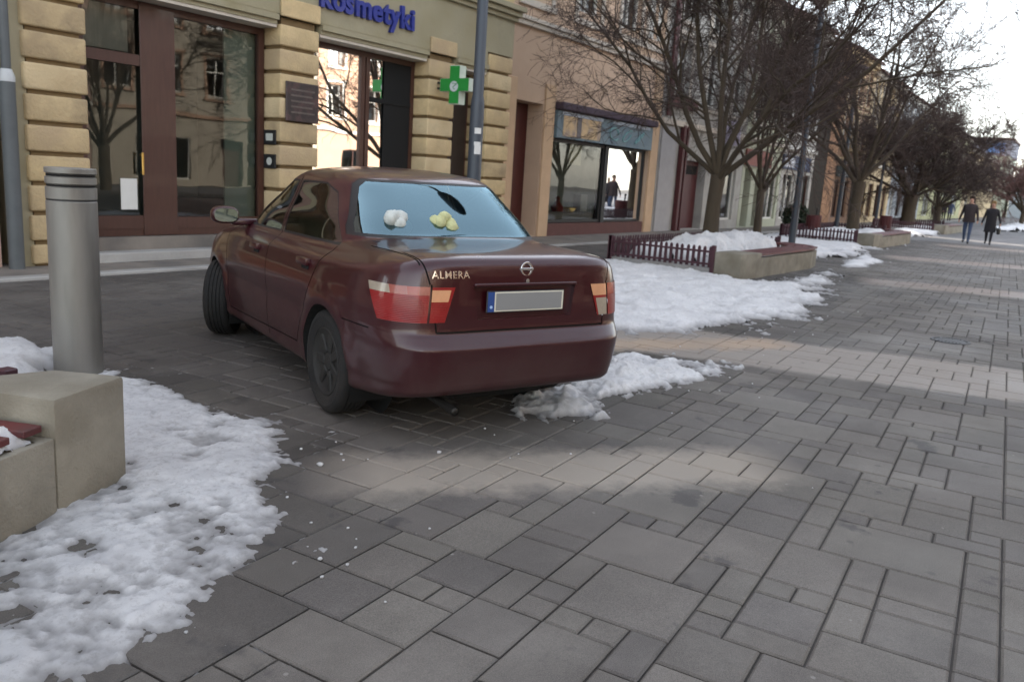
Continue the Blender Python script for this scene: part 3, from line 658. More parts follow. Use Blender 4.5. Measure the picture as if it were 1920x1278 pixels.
    for i in range(NR):
        for j in range(8): pl.faces.new((ring[i][j], ring[(i + 1) % NR][j], ring[(i + 1) % NR][(j + 1) % 8], ring[i][(j + 1) % 8]))
    box(pl, -.886, -.876, -.043, .043, .948, .962, .002); bdg = obj('badge', pl, M_CHROME, lid, smooth=True, ang=35)
    pl = BM(); lathe(pl, [(0, 0), (.0105, 0), (.0125, -.004), (0, -.004)], 16, Matrix.Translation((-.893, 0, .893)) @ Matrix.Rotation(R_(90), 4, 'Y')); obj('boot_lock', pl, M_CHROME, lid)
    Mx = Matrix.Translation((-.8865, .590, .912)) @ Matrix.Rotation(R_(-90), 4, 'Z') @ Matrix.Rotation(R_(90), 4, 'X')
    tx = text('lettering', 'ALMERA', .054, .002, M_CHROME, lid, Mx, 1.12, .0008)
    for v in tx.data.vertices:
        h = bvh.ray_cast(Vector((-2, v.co.y, v.co.z)), Vector((1, 0, 0)))
        if h[0] is not None: v.co.x = h[0].x + (-.004 if v.co.x < -.8865 else .001)
    # boot lid handle strip above the plate: a thin overhanging lip
    pl = BM(); box(pl, -.905, -.885, -.345, .345, .866, .884, .006, seg=2); obj('lid_lip', pl, M_PAINT, lid, smooth=True, ang=50)
    # bumper lower lip, underbody, tail pipe, mirror
    pl = BM(); pts = []
    fl = [vv[0][j].co.copy() for j in range(nt_)]
    bm2 = BM(); a_ = [bm2.verts.new((p.x * 1, p.y, p.z - .0)) for p in fl]; bm2.faces.new(a_); obj('underbody', bm2, M_DARK, car); pl.free()
    for s in (1, -1):
        for wu in (0., 2.535):   # wheel housings
            b2 = BM(); N = 36; A = []; B = []; Cc = []
            for k in range(N + 1):
                an = math.pi * 2 * k / N; cx, cz = wu + .346 * math.cos(an), .305 + .346 * math.sin(an); hit = bvh.ray_cast(Vector((cx, s * 1.2, cz)), Vector((0, -s, 0)))
                y = (hit[0].y if hit[0] is not None else s * .8); A.append(b2.verts.new((cx, y, cz))); B.append(b2.verts.new((cx, s * .52, cz)))
            for k in range(N):
                if A[k].co.z > .18: b2.faces.new((A[k], A[k + 1], B[k + 1], B[k]))
            b2.faces.new(B[:-1]); obj('wheel_housing', b2, M_DARK, body)
    b2 = BM(); box(b2, -.62, -.30, -.38, .30, .17, .30, .03); obj('tank_shade_box', b2, M_DARK, car)  # this box and the next two added to block light under the car
    b2 = BM(); box(b2, -.06, .06, -.62, .62, .17, .25, .03); obj('axle_shade_box', b2, M_DARK, car)
    b2 = BM(); box(b2, .35, 2.2, -.60, .60, .16, .24, .02); obj('floor_shade_box', b2, M_DARK, car)
    b2 = BM(); tube(b2, [(-.55, .47, .25), (-.80, .47, .235), (-.965, .47, .222)], [.024, .024, .025], 16, False); tube(b2, [(-.965, .47, .222), (-.80, .47, .235)], [.021, .020], 16); 
    ex = obj('tail_pipe', b2, mat('sooty_pipe', (.03, .028, .025), .5, .2, 10, metal=.6), car, smooth=True)
    for s in (1, -1):
        b2 = BM(); r = bmesh.ops.create_icosphere(b2, subdivisions=3, radius=1)['verts']
        for v in r:
            v.co = Vector((math.copysign(abs(v.co.x) ** .7, v.co.x) * .07, math.copysign(abs(v.co.y) ** .75, v.co.y) * .105, math.copysign(abs(v.co.z) ** .75, v.co.z) * .066)); v.co.x = max(v.co.x, -.048)
            v.co += Vector((1.90, s * .915, 1.03))
        box(b2, 1.87, 1.96, min(s * .66, s * .86), max(s * .66, s * .86), .955, 1.005, .01)
        mo = obj('mirror', b2, M_PAINT, car, smooth=True, ang=50)
        b2 = BM(); a_ = [b2.verts.new((1.848, s * .915 + .088 * math.copysign(abs(math.cos(t)) ** .7, math.cos(t)), 1.03 + .050 * math.copysign(abs(math.sin(t)) ** .7, math.sin(t)))) for t in np.linspace(0, 2 * math.pi, 28, endpoint=False)]
        b2.faces.new(a_); obj('mirror_glass', b2, mat('mirror_silver', (.22, .28, .28), .06, .02, metal=1.), mo)
    # wheels
    def wheel(u, s, steer=0.):
        wl = bpy.data.objects.new('wheel', None); COL.objects.link(wl); wl.parent = car; wl.location = (u, s * (.75 if u > 1 else .738), .308); wl.rotation_euler = (0, 0, steer)
        M = Matrix.Rotation(R_(-90 * s), 4, 'X')      # lathe axis Z -> outwards
        b2 = BM(); prof = [(.205, -.092), (.235, -.10), (.285, -.100), (.300, -.088), (.3075, -.070)]
        for z in (-.045, -.015, .015, .045): prof += [(.309, z - .012), (.3095, z - .004), (.302, z - .003), (.302, z + .003), (.3095, z + .004)]
        prof += [(.3075, .070), (.300, .088), (.285, .100), (.262, .1035), (.258, .1015), (.235, .1015), (.205, .090)]
        lathe(b2, prof, 72, M, True); obj('tyre', b2, M_RUB, wl, smooth=True, ang=35)
        b2 = BM(); lathe(b2, [(.205, -.09), (.205, .086), (.198, .092), (.190, .084), (.165, .070), (.10, .062), (.055, .066), (.050, .074), (0, .076)], 56, M)
        for k in range(7):
            box(b2, .055, .188, -.028, .028, .058, .077, .008, M @ Matrix.Rotation(2 * math.pi * k / 7, 4, 'Z'))
        obj('wheel_cover', b2, M_RIM, wl, smooth=True, ang=35)
    wheel(0, 1); wheel(0, -1); wheel(2.535, 1, R_(-31)); wheel(2.535, -1, R_(-31))
    # interior
    M_SEAT = mat('grey_seat_cloth', (.05, .05, .055), .9, .2, 20)
    b2 = BM()
    prism(b2, [(-.21, -.60), (.16, -.62), (.16, .62), (-.21, .60)], 1.02, 1.035); obj('parcel_shelf', b2, mat('shelf_felt', (.035, .035, .04), .95, .2, 20), car)
    b2 = BM(); box(b2, .12, .26, -.60, .60, .45, 1.06, .04, seg=2); box(b2, .2, .75, -.6, .6, .35, .52, .04, seg=2)
    for y in (-.36, .36): box(b2, .10, .19, y - .13, y + .13, 1.07, 1.19, .035, seg=2)
    obj('rear_seat', b2, M_SEAT, car, smooth=True, ang=50)
    for y in (-.36, .36):
        b2 = BM(); box(b2, 1.05, 1.19, y - .24, y + .24, .5, 1.10, .05, seg=2); box(b2, 1.08, 1.16, y - .12, y + .12, 1.13, 1.27, .035, seg=2); box(b2, 1.1, 1.65, y - .25, y + .25, .35, .52, .04); obj('front_seat', b2, M_SEAT, car, smooth=True, ang=50)
    b2 = BM(); box(b2, 1.72, 2.05, -.62, .62, .75, .97, .05, seg=2); obj('dashboard', b2, M_BLACK, car, smooth=True, ang=50)
    # pale soft things lying on the parcel shelf
    def fluff(x, y, z, r, col, nm, lab, seed):
        b3 = BM(); rs = random.Random(seed)
        for k in range(11):
            an = rs.uniform(0, 6.28); rr = r * rs.uniform(.1, .62); v = bmesh.ops.create_icosphere(b3, subdivisions=2, radius=r * rs.uniform(.38, .55))['verts']
            d = Vector((rr * math.cos(an) * .6, rr * math.sin(an) * 1.25, rs.uniform(-.1, .75) * r))
            for q in v: q.co = q.co * (1 + .18 * mnoise.noise(q.co * 30 + Vector((seed, k, 0)))) + d
        o = obj(nm, b3, mat(nm + '_plush' + str(seed), col, .95, .25, 30), None, smooth=True)
        o.matrix_world = CARM @ Matrix.Translation((x, y, z)); tag(o, lab, 'soft toy', 'soft toys on the parcel shelf'); return o
    CARM = Matrix.Translation((4.130, 3.345, 0)) @ Matrix.Rotation(R_(68.6), 4, 'Z') @ Matrix.Diagonal((1.0, .995, 1.024, 1))
    fluff(-.05, .40, 1.10, .095, (.50, .53, .50), 'soft_toy', 'white soft toy on the parcel shelf at the left of the car rear window', 4)
    fluff(-.07, .08, 1.10, .095, (.48, .49, .26), 'soft_toy', 'pale yellow soft toy on the parcel shelf in the middle of the car rear window', 8)
    car.matrix_world = CARM
    bm.free(); return car
CAR = build_car()
# ================================================================ BUILDINGS ALONG THE LEFT SIDE
M_STONE = mat('ochre_sandstone', (.54, .41, .225), .88, .2, 5, bump=.6, dirt=(.42, .315, .19), dscale=1.2)
M_STONEB = mat('weathered_sandstone', (.46, .35, .20), .9, .2, 4, bump=.6, dirt=(.33, .25, .15), dscale=2.5); M_STONEC = mat('pale_sandstone', (.58, .46, .28), .9, .18, 4, bump=.6, dirt=(.44, .33, .19), dscale=2.)
M_STONE2 = mat('olive_plaster', (.32, .285, .19), .9, .12, 3, bump=.2, dirt=(.27, .235, .14), dscale=1.5)
M_GROOVE = mat('stone_joint', (.17, .115, .055), .95, .2, 5)
M_BROWN = mat('dark_brown_wood', (.060, .022, .014), .5, .2, 6, stretch=(6, 6, .6), coat=.15)
M_GLASS = glass('shop_glass', (.60, .64, .61), 1.62, .10)
M_GLASS2 = glass('window_glass', (.30, .33, .34), 1.9, .08)
M_TAN = mat('tan_plaster', (.52, .375, .27), .9, .09, 1.5, bump=.15, dirt=(.48, .34, .235), dscale=.6)
M_TANL = mat('pale_cornice', (.56, .50, .42), .85, .1, 4, dirt=(.42, .38, .33))
M_WHITE = mat('white_window_frame', (.62, .61, .56), .6, .08, 5)
M_ROOF = mat('brown_roof_tiles', (.095, .045, .035), .85, .25, 8, stretch=(1, 6, 1))
M_INT = mat('shop_inside_wall', (.16, .165, .15), .9, .2, 1.2)
M_INTD = mat('shop_inside_dark', (.045, .045, .042), .9, .2, 1.2)
M_CURT = mat('window_curtain', (.42, .40, .36), .9, .12, 3, stretch=(14, 1, .4))
M_ZINC = mat('painted_downpipe', (.085, .095, .10), .55, .15, 4)

def part(name, m, par, *boxes, bev=0., seg=1):
    if len(boxes) > 1 and name in ('pilaster', 'door_rail', 'eaves_cornice', 'door_panel', 'display_cloth', 'shelf_unit', 'picture_panel', 'top_strip', 'white_panel', 'window_surround', 'red_band'):
        return [part(name, m, par, b, bev=bev, seg=seg) for b in boxes][0]
    bm = BM()
    for b in boxes: box(bm, *b, bev=bev, seg=seg)
    return obj(name, bm, m, par)
def mass(par, x0, x1, y, h, d0=2.0, d1=7.5, mid=3.56):
    """the body of the building behind its front rooms: back, party walls, floor between storeys, top slab"""
    m = M_INTD; bx = [(x0 + .03, x1 - .03, y + d0, y + d1, 0, h - .02), (x0 + .03, x0 + .12, y + .47, y + d0, 0, h - .02), (x1 - .12, x1 - .03, y + .47, y + d0, 0, h - .02), (x0 + .12, x1 - .12, y + .47, y + d0, mid, mid + .2), (x0 + .12, x1 - .12, y + .47, y + d0, h - .15, h - .02)]
    for k, b in enumerate(bx): part('building_core' if k == 0 else 'party_wall' if k < 3 else 'floor_slab', m if k else MATS['tan_plaster'], par, b)
def pillar(par, x0, x1, yf, yb, z0, z1, pitch=.358, off=.235, m=None):
    """rusticated pier: cushion-faced stone courses standing proud of dark joints"""
    bm = BM(); box(bm, x0 + .06, x1 - .06, yf + .06, yb, z0, z1); core = obj('pillar', bm, M_GROOVE, par)
    bm = BM(); z = z0; rng = random.Random(int(x0 * 100))
    nxt = z0 + off
    while z < z1 - .02:
        t = min(nxt, z1); d = rng.uniform(-.004, .004)
        if t - z > .08:
            nf = len(bm.faces); box(bm, x0 + d, x1 - d, yf + d, yb - .003, z + .026, t - .026, bev=.028, seg=3); bm.faces.ensure_lookup_table(); q = rng.choice((0, 0, 1, 2))
            for fc in bm.faces[nf:]: fc.material_index = q
        z = t; nxt = t + pitch
    obj('stone_course', bm, m or [M_STONE, M_STONEB, M_STONEC], core, smooth=True, ang=35)
def window(par, x0, x1, z0, z1, y, depth=.10, fr=.07, mull=(), tran=(), mf=None, mg=None, name='window', curtain=False, inner=True):
    """frame with panes set at depth y (front face), glass 4 cm behind"""
    mf = mf or M_WHITE; mg = mg or M_GLASS2; bx = [(x0, x0 + fr, y, y + depth, z0, z1), (x1 - fr, x1, y, y + depth, z0, z1), (x0 + fr, x1 - fr, y + .002, y + depth, z0, z0 + fr), (x0 + fr, x1 - fr, y + .002, y + depth, z1 - fr, z1)]
    for mx in mull: bx.append((mx - fr / 2, mx + fr / 2, y + .004, y + depth - .002, z0 + fr, z1 - fr))
    for tz in tran: bx.append((x0 + fr, x1 - fr, y + .007, y + depth - .004, tz - fr / 2, tz + fr / 2))
    f = part(name, mf, par, *bx)
    bm = BM(); sheet(bm, [(x0 + fr * .6, y + depth * .5, z0 + fr * .6), (x1 - fr * .6, y + depth * .5, z0 + fr * .6), (x1 - fr * .6, y + depth * .5, z1 - fr * .6), (x0 + fr * .6, y + depth * .5, z1 - fr * .6)]); obj('pane', bm, mg, f)
    if curtain:
        bm = BM(); w_ = x1 - x0
        for (a, b) in ((x0 + fr, x0 + w_ * .36), (x1 - w_ * .36, x1 - fr)):
            n = 14; tp = [(a + (b - a) * i / n, y + depth + .06 + .02 * math.sin(i * 2.2)) for i in range(n + 1)]
            for p, q in zip(tp, tp[1:]): sheet(bm, [(p[0], p[1], z0 + fr), (q[0], q[1], z0 + fr), (q[0], q[1], z1 - fr), (p[0], p[1], z1 - fr)])
        obj('curtain', bm, M_CURT, f, smooth=False)
    return f
def wall_with_holes(par, x0, x1, y, th, z0, z1, holes, m, name='wall'):
    """wall slab whose openings (x0,x1,z0,z1) are real gaps with reveals"""
    xs = sorted({x0, x1, *[h[0] for h in holes], *[h[1] for h in holes]}); zs = sorted({z0, z1, *[h[2] for h in holes], *[h[3] for h in holes]})
    bm = BM(); vt = {}
    def V(x, yy, z):
        k = (round(x, 4), yy, round(z, 4))
        if k not in vt: vt[k] = bm.verts.new((x, yy, z))
        return vt[k]
    solid = {}
    for i in range(len(xs) - 1):
        for j in range(len(zs) - 1):
            cx, cz = (xs[i] + xs[i + 1]) / 2, (zs[j] + zs[j + 1]) / 2
            solid[i, j] = not any(h[0] < cx < h[1] and h[2] < cz < h[3] for h in holes)
    for (i, j), s in solid.items():
        if not s: continue
        a, b, c, d = xs[i], xs[i + 1], zs[j], zs[j + 1]
        bm.faces.new((V(a, y, c), V(b, y, c), V(b, y, d), V(a, y, d))); bm.faces.new((V(a, y + th, c), V(a, y + th, d), V(b, y + th, d), V(b, y + th, c)))
        if not solid.get((i - 1, j)): bm.faces.new((V(a, y, c), V(a, y, d), V(a, y + th, d), V(a, y + th, c)))
        if not solid.get((i + 1, j)): bm.faces.new((V(b, y, c), V(b, y + th, c), V(b, y + th, d), V(b, y, d)))
        if not solid.get((i, j - 1)): bm.faces.new((V(a, y, c), V(a, y + th, c), V(b, y + th, c), V(b, y, c)))
        if not solid.get((i, j + 1)): bm.faces.new((V(a, y, d), V(b, y, d), V(b, y + th, d), V(a, y + th, d)))
    return obj(name, bm, m, par)
def roof(par, x0, x1, y, depth, z, h=2.6, over=.45):
    bm = BM(); a = [(x0, y - over, z), (x1, y - over, z), (x1, y + depth, z + h), (x0, y + depth, z + h)]
    v = [bm.verts.new(p) for p in a] + [bm.verts.new((p[0], p[1], p[2] - .14)) for p in a]
    for f in ((0, 1, 2, 3), (7, 6, 5, 4), (0, 4, 5, 1), (1, 5, 6, 2), (2, 6, 7, 3), (3, 7, 4, 0)): bm.faces.new([v[i] for i in f])
    return obj('roof', bm, M_ROOF, par)

# ---- sandstone corner building with the pharmacy (its front stands at y = 10.5)
SB = thing('stone_building', 'ochre sandstone shop building with banded pillars and dark wooden shop windows behind the car', 'building')
for a, b in ((4.93, 5.69), (8.68, 9.455), (12.14, 12.90), (13.98, 14.80)): pillar(SB, a, b, 10.5, 11.1, .03, 3.62 if a < 13 else 3.9, off=.29)
part('side_strip', M_STONE2, SB, (4.80, 4.975, 10.56, 11.1, .03, 3.62))
# architrave ledges between the pillars, the smooth olive band with the shop name, the cornice and upper wall
for a, b in ((5.735, 8.635), (9.50, 12.095), (12.945, 13.935)):
    part('ledge', M_STONE2, SB, (a, b, 10.52, 11.05, 3.50, 3.66), (a, b, 10.47, 10.518, 3.56, 3.64)); part('ledge_trim', M_TANL, SB, (a, b, 10.535, 11.0, 3.455, 3.498))
part('upper_band', M_STONE2, SB, (4.80, 14.80, 10.515, 11.2, 3.905, 4.70), (4.80, 13.93, 10.515, 11.2, 3.66, 3.905))
for a, b in ((4.93, 5.69), (8.68, 9.455), (12.14, 12.90)):
    part('pillar_cap', M_STONE, SB, (a, b, 10.47, 10.515, 3.63, 3.90), bev=.012)
part('cornice', M_STONE2, SB, (4.7, 14.86, 10.36, 11.2, 4.705, 4.80), (4.7, 14.90, 10.28, 11.2, 4.802, 4.90), (4.7, 14.84, 10.44, 11.2, 4.62, 4.703), bev=.006)
UP = [(5.5 + 2.35 * k, 6.7 + 2.35 * k, 5.7, 7.6) for k in range(4)] + [(5.5 + 2.35 * k, 6.7 + 2.35 * k, 9.0, 10.6) for k in range(4)]
wall_with_holes(SB, 4.80, 14.80, 10.56, .45, 4.902, 11.6, UP, M_STONE)
for (a, b, c, d) in UP: window(SB, a, b, c, d, 10.78, curtain=True, mull=((a + b) / 2,))
roof(SB, 4.6, 15.0, 10.56, 6, 11.62); mass(SB, 4.64, 14.90, 10.75, 11.6, 2.2, 7, 3.72)
# glazing bays
f = window(SB, 5.74, 8.66, .34, 3.45, 10.86, .09, .10, mull=(6.90,), mf=M_BROWN, mg=M_GLASS, name='shop_window')
part('door_frame', M_BROWN, f, (6.60, 7.12, 10.84, 10.858, .345, 3.44), bev=.004)
part('door_rail', M_BROWN, f, (5.84, 6.60, 10.85, 10.868, 2.62, 2.76), (5.84, 6.60, 10.85, 10.868, .44, .62), (7.12, 8.56, 10.85, 10.868, .44, .60))
part('door_handle', mat('brass', (.55, .36, .12), .3, .1, 5, metal=1.), f, (6.56, 6.59, 10.79, 10.81, 1.18, 1.48), (6.565, 6.585, 10.81, 10.85, 1.20, 1.22), (6.565, 6.585, 10.81, 10.85, 1.44, 1.46), bev=.004)
part('base_wall', M_WALK, SB, (5.70, 8.67, 10.75, 11.2, .03, .335)); part('threshold', M_KERB, SB, (5.70, 8.67, 10.45, 10.748, .03, .16), bev=.01)
f = window(SB, 9.46, 12.13, .75, 3.45, 10.86, .09, .09, mull=(10.80, 10.92), mf=M_BROWN, mg=M_GLASS, name='shop_window')
part('reflection_mask', M_DARK, f, (11.34, 12.04, 10.872, 10.884, .83, 3.37)); part('transom', M_DARK, f, (10.97, 12.04, 10.855, 10.875, 2.62, 2.70)); part('base_wall', M_STONE, SB, (9.456, 12.138, 10.72, 11.2, .03, .745))  # dark sheet added over the pane to hide the cross's reflection
# narrow dark doorway behind the cross
part('door', M_BROWN, SB, (12.95, 13.94, 10.98, 11.04, .06, 3.44)); part('door_panel', mat('black_brown', (.02, .012, .01), .5), SB, (13.0, 13.40, 10.962, 10.978, .3, 3.3), (13.46, 13.88, 10.962, 10.978, .3, 3.3), bev=.005)
for x, z, w_, h_, lb in ((6.30, .70, .24, .42, 'white reflection painted as a sheet low on the pharmacy door glass'),):
    bm = BM(); box(bm, 0, w_, 0, .004, 0, h_); box(bm, .03, w_ - .03, -.002, 0, h_ * .7, h_ * .78); box(bm, .03, w_ - .06, -.002, 0, h_ * .5, h_ * .55); tag(obj('pale_sheet', bm, mat('white_reflection', (.66, .66, .63), .8, .05), loc=(x, 10.895, z)), lb, 'notice')  # flat white sheet standing in for light reflected in the glass
# rooms behind the glass
def room(par, x0, x1, y0, y1, z0, z1, m, shelves=0, seed=0):
    bm = BM(); c = [(x0, y0), (x0, y1), (x1, y1), (x1, y0)]
    for p, q in zip(c, c[1:]): sheet(bm, [(p[0], p[1], z0), (q[0], q[1], z0), (q[0], q[1], z1), (p[0], p[1], z1)])
    sheet(bm, [(x0, y0, z0), (x1, y0, z0), (x1, y1, z0), (x0, y1, z0)]); sheet(bm, [(x0, y0, z1), (x0, y1, z1), (x1, y1, z1), (x1, y0, z1)])
    return obj('shop_inside', bm, m, par)
room(SB, 5.72, 8.67, 10.97, 12.6, .335, 3.46, M_INT); room(SB, 9.46, 12.13, 10.97, 12.6, .745, 3.46, M_INTD)
part('side_panel', mat('grey_green_panel', (.30, .37, .32), .8, .12, 3, dirt=(.22, .28, .25)), SB, (8.02, 8.64, 10.98, 11.01, .45, 3.4))
part('display_bench', M_BROWN, SB, (7.15, 8.5, 11.05, 11.45, .36, .86)); part('roller_blind', M_CURT, SB, (5.86, 6.55, 11.05, 11.07, 2.80, 3.4))
part('shelf_unit', M_INTD, SB, (9.6, 10.7, 11.6, 11.9, .75, 2.2), (11.0, 12.0, 11.8, 12.1, .75, 2.6))
# sign letters over the second window (blue, cut by the top of the photo)
SG = thing('shop_sign', 'blue lettering of the shop name above the second shop window', 'sign', (9.42, 10.515, 3.915))
M_BLUE = mat('blue_sign_letter', (.012, .025, .22), .45, .1, 5, coat=.3)
xx = 0.
for ch in 'kosmetyki':
    wdt = {'m': .40, 'i': .125, 't': .17, 's': .23, 'k': .265, 'y': .25}.get(ch, .27)
    o = text('letter', ch, .50, .03, M_BLUE, SG, Matrix.Translation((xx, -.035, .0)) @ Matrix.Rotation(R_(90), 4, 'X'), 1, .016); xx += wdt * 1.0
# wall plaques
PQ = thing('wall_plaque', 'large dark bronze plaque on the pillar between the two stone shop windows', 'plaque', (9.10, 10.495, 2.40))
part('backing_plate', mat('dark_bronze', (.045, .035, .035), .5, .3, 12, metal=.3, dirt=(.09, .05, .05), dscale=6), PQ, (-.33, .33, -.03, .004, -.30, .30), bev=.012)
bm = BM()
for k in range(5): box(bm, -.24, .24 - .05 * (k % 2), -.036, -.0295, .17 - k * .085, .195 - k * .085)
obj('raised_text_lines', bm, mat('worn_bronze', (.12, .10, .09), .5, .3, 9, metal=.3), PQ)
for z, nm, lb in ((1.84, 'small dark plate with a square pale centre, upper one on the pillar side', 1), (1.47, 'small dark plate with a round white centre, lower one on the pillar side', 2)):
    q = thing('sign_plate', nm, 'sign', (8.675, 10.72, z), 0, 'small sign plates on the pillar side')
    bm = BM(); box(bm, -.022, .004, -.14, .14, -.11, .11, .006); obj('plate_back', bm, M_BLACK, q)
    bm = BM()
    if lb == 1: box(bm, -.026, -.021, -.08, .08, -.055, .055, .004)
    else: lathe(bm, [(0, 0), (.06, 0), (.06, .005), (0, .005)], 20, Matrix.Translation((-.0265, 0, 0)) @ Matrix.Rotation(R_(90), 4, 'Y'))
    obj('pale_panel', bm, mat('pale_print', (.50, .52, .48), .6, .15, 30), q)
# green cross, hanging square to the wall
CR = thing('pharmacy_cross', 'green lit pharmacy cross hanging out from the stone building beside the lamp post', 'sign', (12.40, 10.03, 3.06))
M_CG = mat('green_cross_face', (.010, .24, .035), .6, .1, 5); M_CS = mat('pale_cross_edge', (.50, .56, .48), .5, .08, 6)
bm = BM(); a = .115; L_ = .345; cr = [(-a, -L_), (a, -L_), (a, -a), (L_, -a), (L_, a), (a, a), (a, L_), (-a, L_), (-a, a), (-L_, a), (-L_, -a), (-a, -a)]
prism(bm, cr, -.09, .09); bmesh.ops.transform(bm, matrix=Matrix.Rotation(R_(90), 4, 'Y') @ Matrix.Rotation(R_(90), 4, 'Z'), verts=bm.verts); obj('cross_case', bm, M_CS, CR)
for s in (-1, 1):
    bm = BM(); prism(bm, [(x * .965, y * .965) for x, y in cr], -.006, .006); bmesh.ops.transform(bm, matrix=Matrix.Translation((s * .094, 0, 0)) @ Matrix.Rotation(R_(90), 4, 'Y') @ Matrix.Rotation(R_(90), 4, 'Z'), verts=bm.verts); obj('cross_face', bm, M_CG, CR)
    bm = BM(); lathe(bm, [(0, -.004), (.095, -.004), (.095, .004), (0, .004)], 28, Matrix.Translation((s * .105, -.0, -.03)) @ Matrix.Rotation(R_(90), 4, 'Y')); obj('round_emblem', bm, mat('white_emblem', (.55, .58, .60), .5, .1, 9), CR)
    bm = BM()
    for (r0, c0, c1) in ((.045, -.01, .05),): tube(bm, [(s * .111, -.03 + .05 * math.sin(t * .9), -.085 + t * .022) for t in range(7)], .007, 8)
    tube(bm, [(s * .111, -.045, .015), (s * .111, .045, .025)], .006, 8); obj('emblem_mark', bm, mat('emblem_green', (.05, .28, .10), .5), CR)
bm = BM(); box(bm, -.02, .02, .345, .475, .03, .07); box(bm, -.02, .02, .345, .475, -.07, -.03); obj('bracket', bm, M_BLACK, CR)
# downpipe at the corner
DP = thing('downpipe', 'dark grey downpipe running down the left edge of the ochre stone pillar', 'drainpipe', (4.70, 10.42, 0))
bm = BM(); tube(bm, [(0, 0, .03), (0, 0, 2.20)], .085, 20); obj('cast_boot_pipe', bm, M_ZINC, DP, smooth=True, ang=40)
bm = BM(); tube(bm, [(0, 0, 2.18), (0, 0, 2.24), (0, 0, 2.32)], [.088, .088, .058], 20, False); obj('collar', bm, mat('pale_zinc', (.45, .47, .48), .4, .1, 5), DP, smooth=True, ang=40)
bm = BM(); tube(bm, [(0, 0, 2.3), (0, 0, 11.3)], .052, 16); obj('upper_pipe', bm, M_ZINC, DP, smooth=True, ang=40)
# ---- neighbour at the far left edge
LB = thing('corner_shop_building', 'shop building at the left edge with a brown wooden panel and cream window frame', 'building')
wall_with_holes(LB, -14, 4.62, 10.62, .4, .03, 10.5, [(2.2, 4.56, .08, 3.3)] + [(x, x + 1.2, z, z + 1.8) for x in (-11, -8, -5, -2, 1.2) for z in (4.8, 7.8)] + [(x, x + 2.4, .5, 3.2) for x in (-12, -8.6, -5, -1.8)], mat('pinkish_plaster', (.45, .30, .24), .9, .1, 1.5))
window(LB, 2.2, 4.56, .60, 3.3, 10.70, .09, .08, mull=(3.3,), mf=mat('cream_frame', (.50, .45, .30), .7, .1, 5), mg=M_GLASS, name='shop_window'); part('wood_panel', mat('orange_brown_wood', (.20, .075, .028), .6, .2, 6, stretch=(1, 1, 8)), LB, (2.2, 4.56, 10.68, 10.74, .06, .595), bev=.004)
room(LB, 2.2, 4.56, 10.82, 12.2, .6, 3.3, mat('cream_inside', (.42, .38, .26), .9, .1, 2))
for x in (-11, -8, -5, -2, 1.2):
    for z in (4.8, 7.8): window(LB, x, x + 1.2, z, z + 1.8, 10.8, curtain=True, mull=(x + .6,))
for x in (-12, -8.6, -5, -1.8): window(LB, x, x + 2.4, .5, 3.2, 10.8, mull=(x + 1.2,), mf=M_BROWN)
roof(LB, -14.2, 4.75, 10.62, 6, 10.52); mass(LB, -14, 4.62, 10.62, 10.5)

# ---- tan plaster house (front at y = 11.3)
TH = thing('tan_house', 'tan plastered house with a recessed doorway and a shop with a blue signboard', 'building')
YF = 11.3
holes = [(16.15, 17.30, .05, 3.22), (17.83, 23.28, .34, 3.26)] + [(x, x + 1.15, 5.62, 7.5) for x in (16.2, 18.6, 20.9, 22.55)]
wall_with_holes(TH, 14.92, 23.93, YF, .5, .03, 8.7, holes, M_TAN)
part('string_course', M_TANL, TH, (14.92, 23.93, YF - .10, YF - .003, 4.86, 4.96), (14.92, 23.93, YF - .16, YF - .003, 4.962, 5.05), bev=.008)
part('eaves_cornice', M_TANL, TH, (14.92, 23.93, YF - .25, YF - .003, 8.35, 8.68), bev=.02)
part('pilaster', mat('warm_tan_trim', (.55, .38, .24), .85, .1, 3), TH, (23.32, 23.80, YF - .06, YF - .002, .03, 4.855), (17.34, 17.78, YF - .05, YF - .002, .03, 3.7), (15.62, 16.10, YF - .05, YF - .002, .03, 3.7), bev=.01)
# doorway: deep recess, dark red door at its back on the left half
part('door', mat('oxblood_door', (.070, .012, .010), .5, .15, 5), TH, (16.155, 17.295, YF + .44, YF + .49, .055, 3.215))
for x in (16.2, 18.6, 20.9, 22.55):
    window(TH, x, x + 1.15, 5.62, 7.5, YF + .14, mull=(x + .575,), curtain=True)
    part('window_surround', M_TANL, TH, (x - .16, x - .003, YF - .035, YF - .002, 5.45, 7.66), (x + 1.153, x + 1.31, YF - .035, YF - .002, 5.45, 7.66), (x - .2, x + 1.35, YF - .07, YF - .002, 5.30, 5.448), (x - .2, x + 1.35, YF - .06, YF - .002, 7.662, 7.8), bev=.006)
roof(TH, 14.86, 24.0, YF, 6, 8.72); mass(TH, 14.92, 23.93, YF, 8.7)
part('door_lintel_slab', M_INTD, TH, (16.1, 17.35, YF + .503, YF + 2.0, 3.222, 3.4))
f = window(TH, 17.84, 20.72, .36, 2.46, YF + .10, .09, .07, mf=M_BLACK, mg=M_GLASS, name='shop_window')
f = window(TH, 20.92, 23.27, .36, 2.46, YF + .10, .09, .06, mf=M_BLACK, mg=M_GLASS, name='shop_window')
part('window_mullion', M_BLACK, TH, (20.723, 20.917, YF + .06, YF + .3, .05, 2.46)); part('stall_riser', mat('dark_red_plinth', (.10, .035, .03), .7, .2, 4), TH, (17.84, 23.27, YF - .012, YF + .25, .032, .345))
bm = BM(); bm.free()
room(TH, 17.84, 23.27, YF + .21, YF + 1.7, .36, 2.46, mat('dim_shop_wall', (.34, .35, .32), .9, .3, 1.5))
def display(nm, boxes, m, lab, cat, x, y, z):
    t = thing(nm, lab, cat, (x, y, z)); bm = BM()
    return t
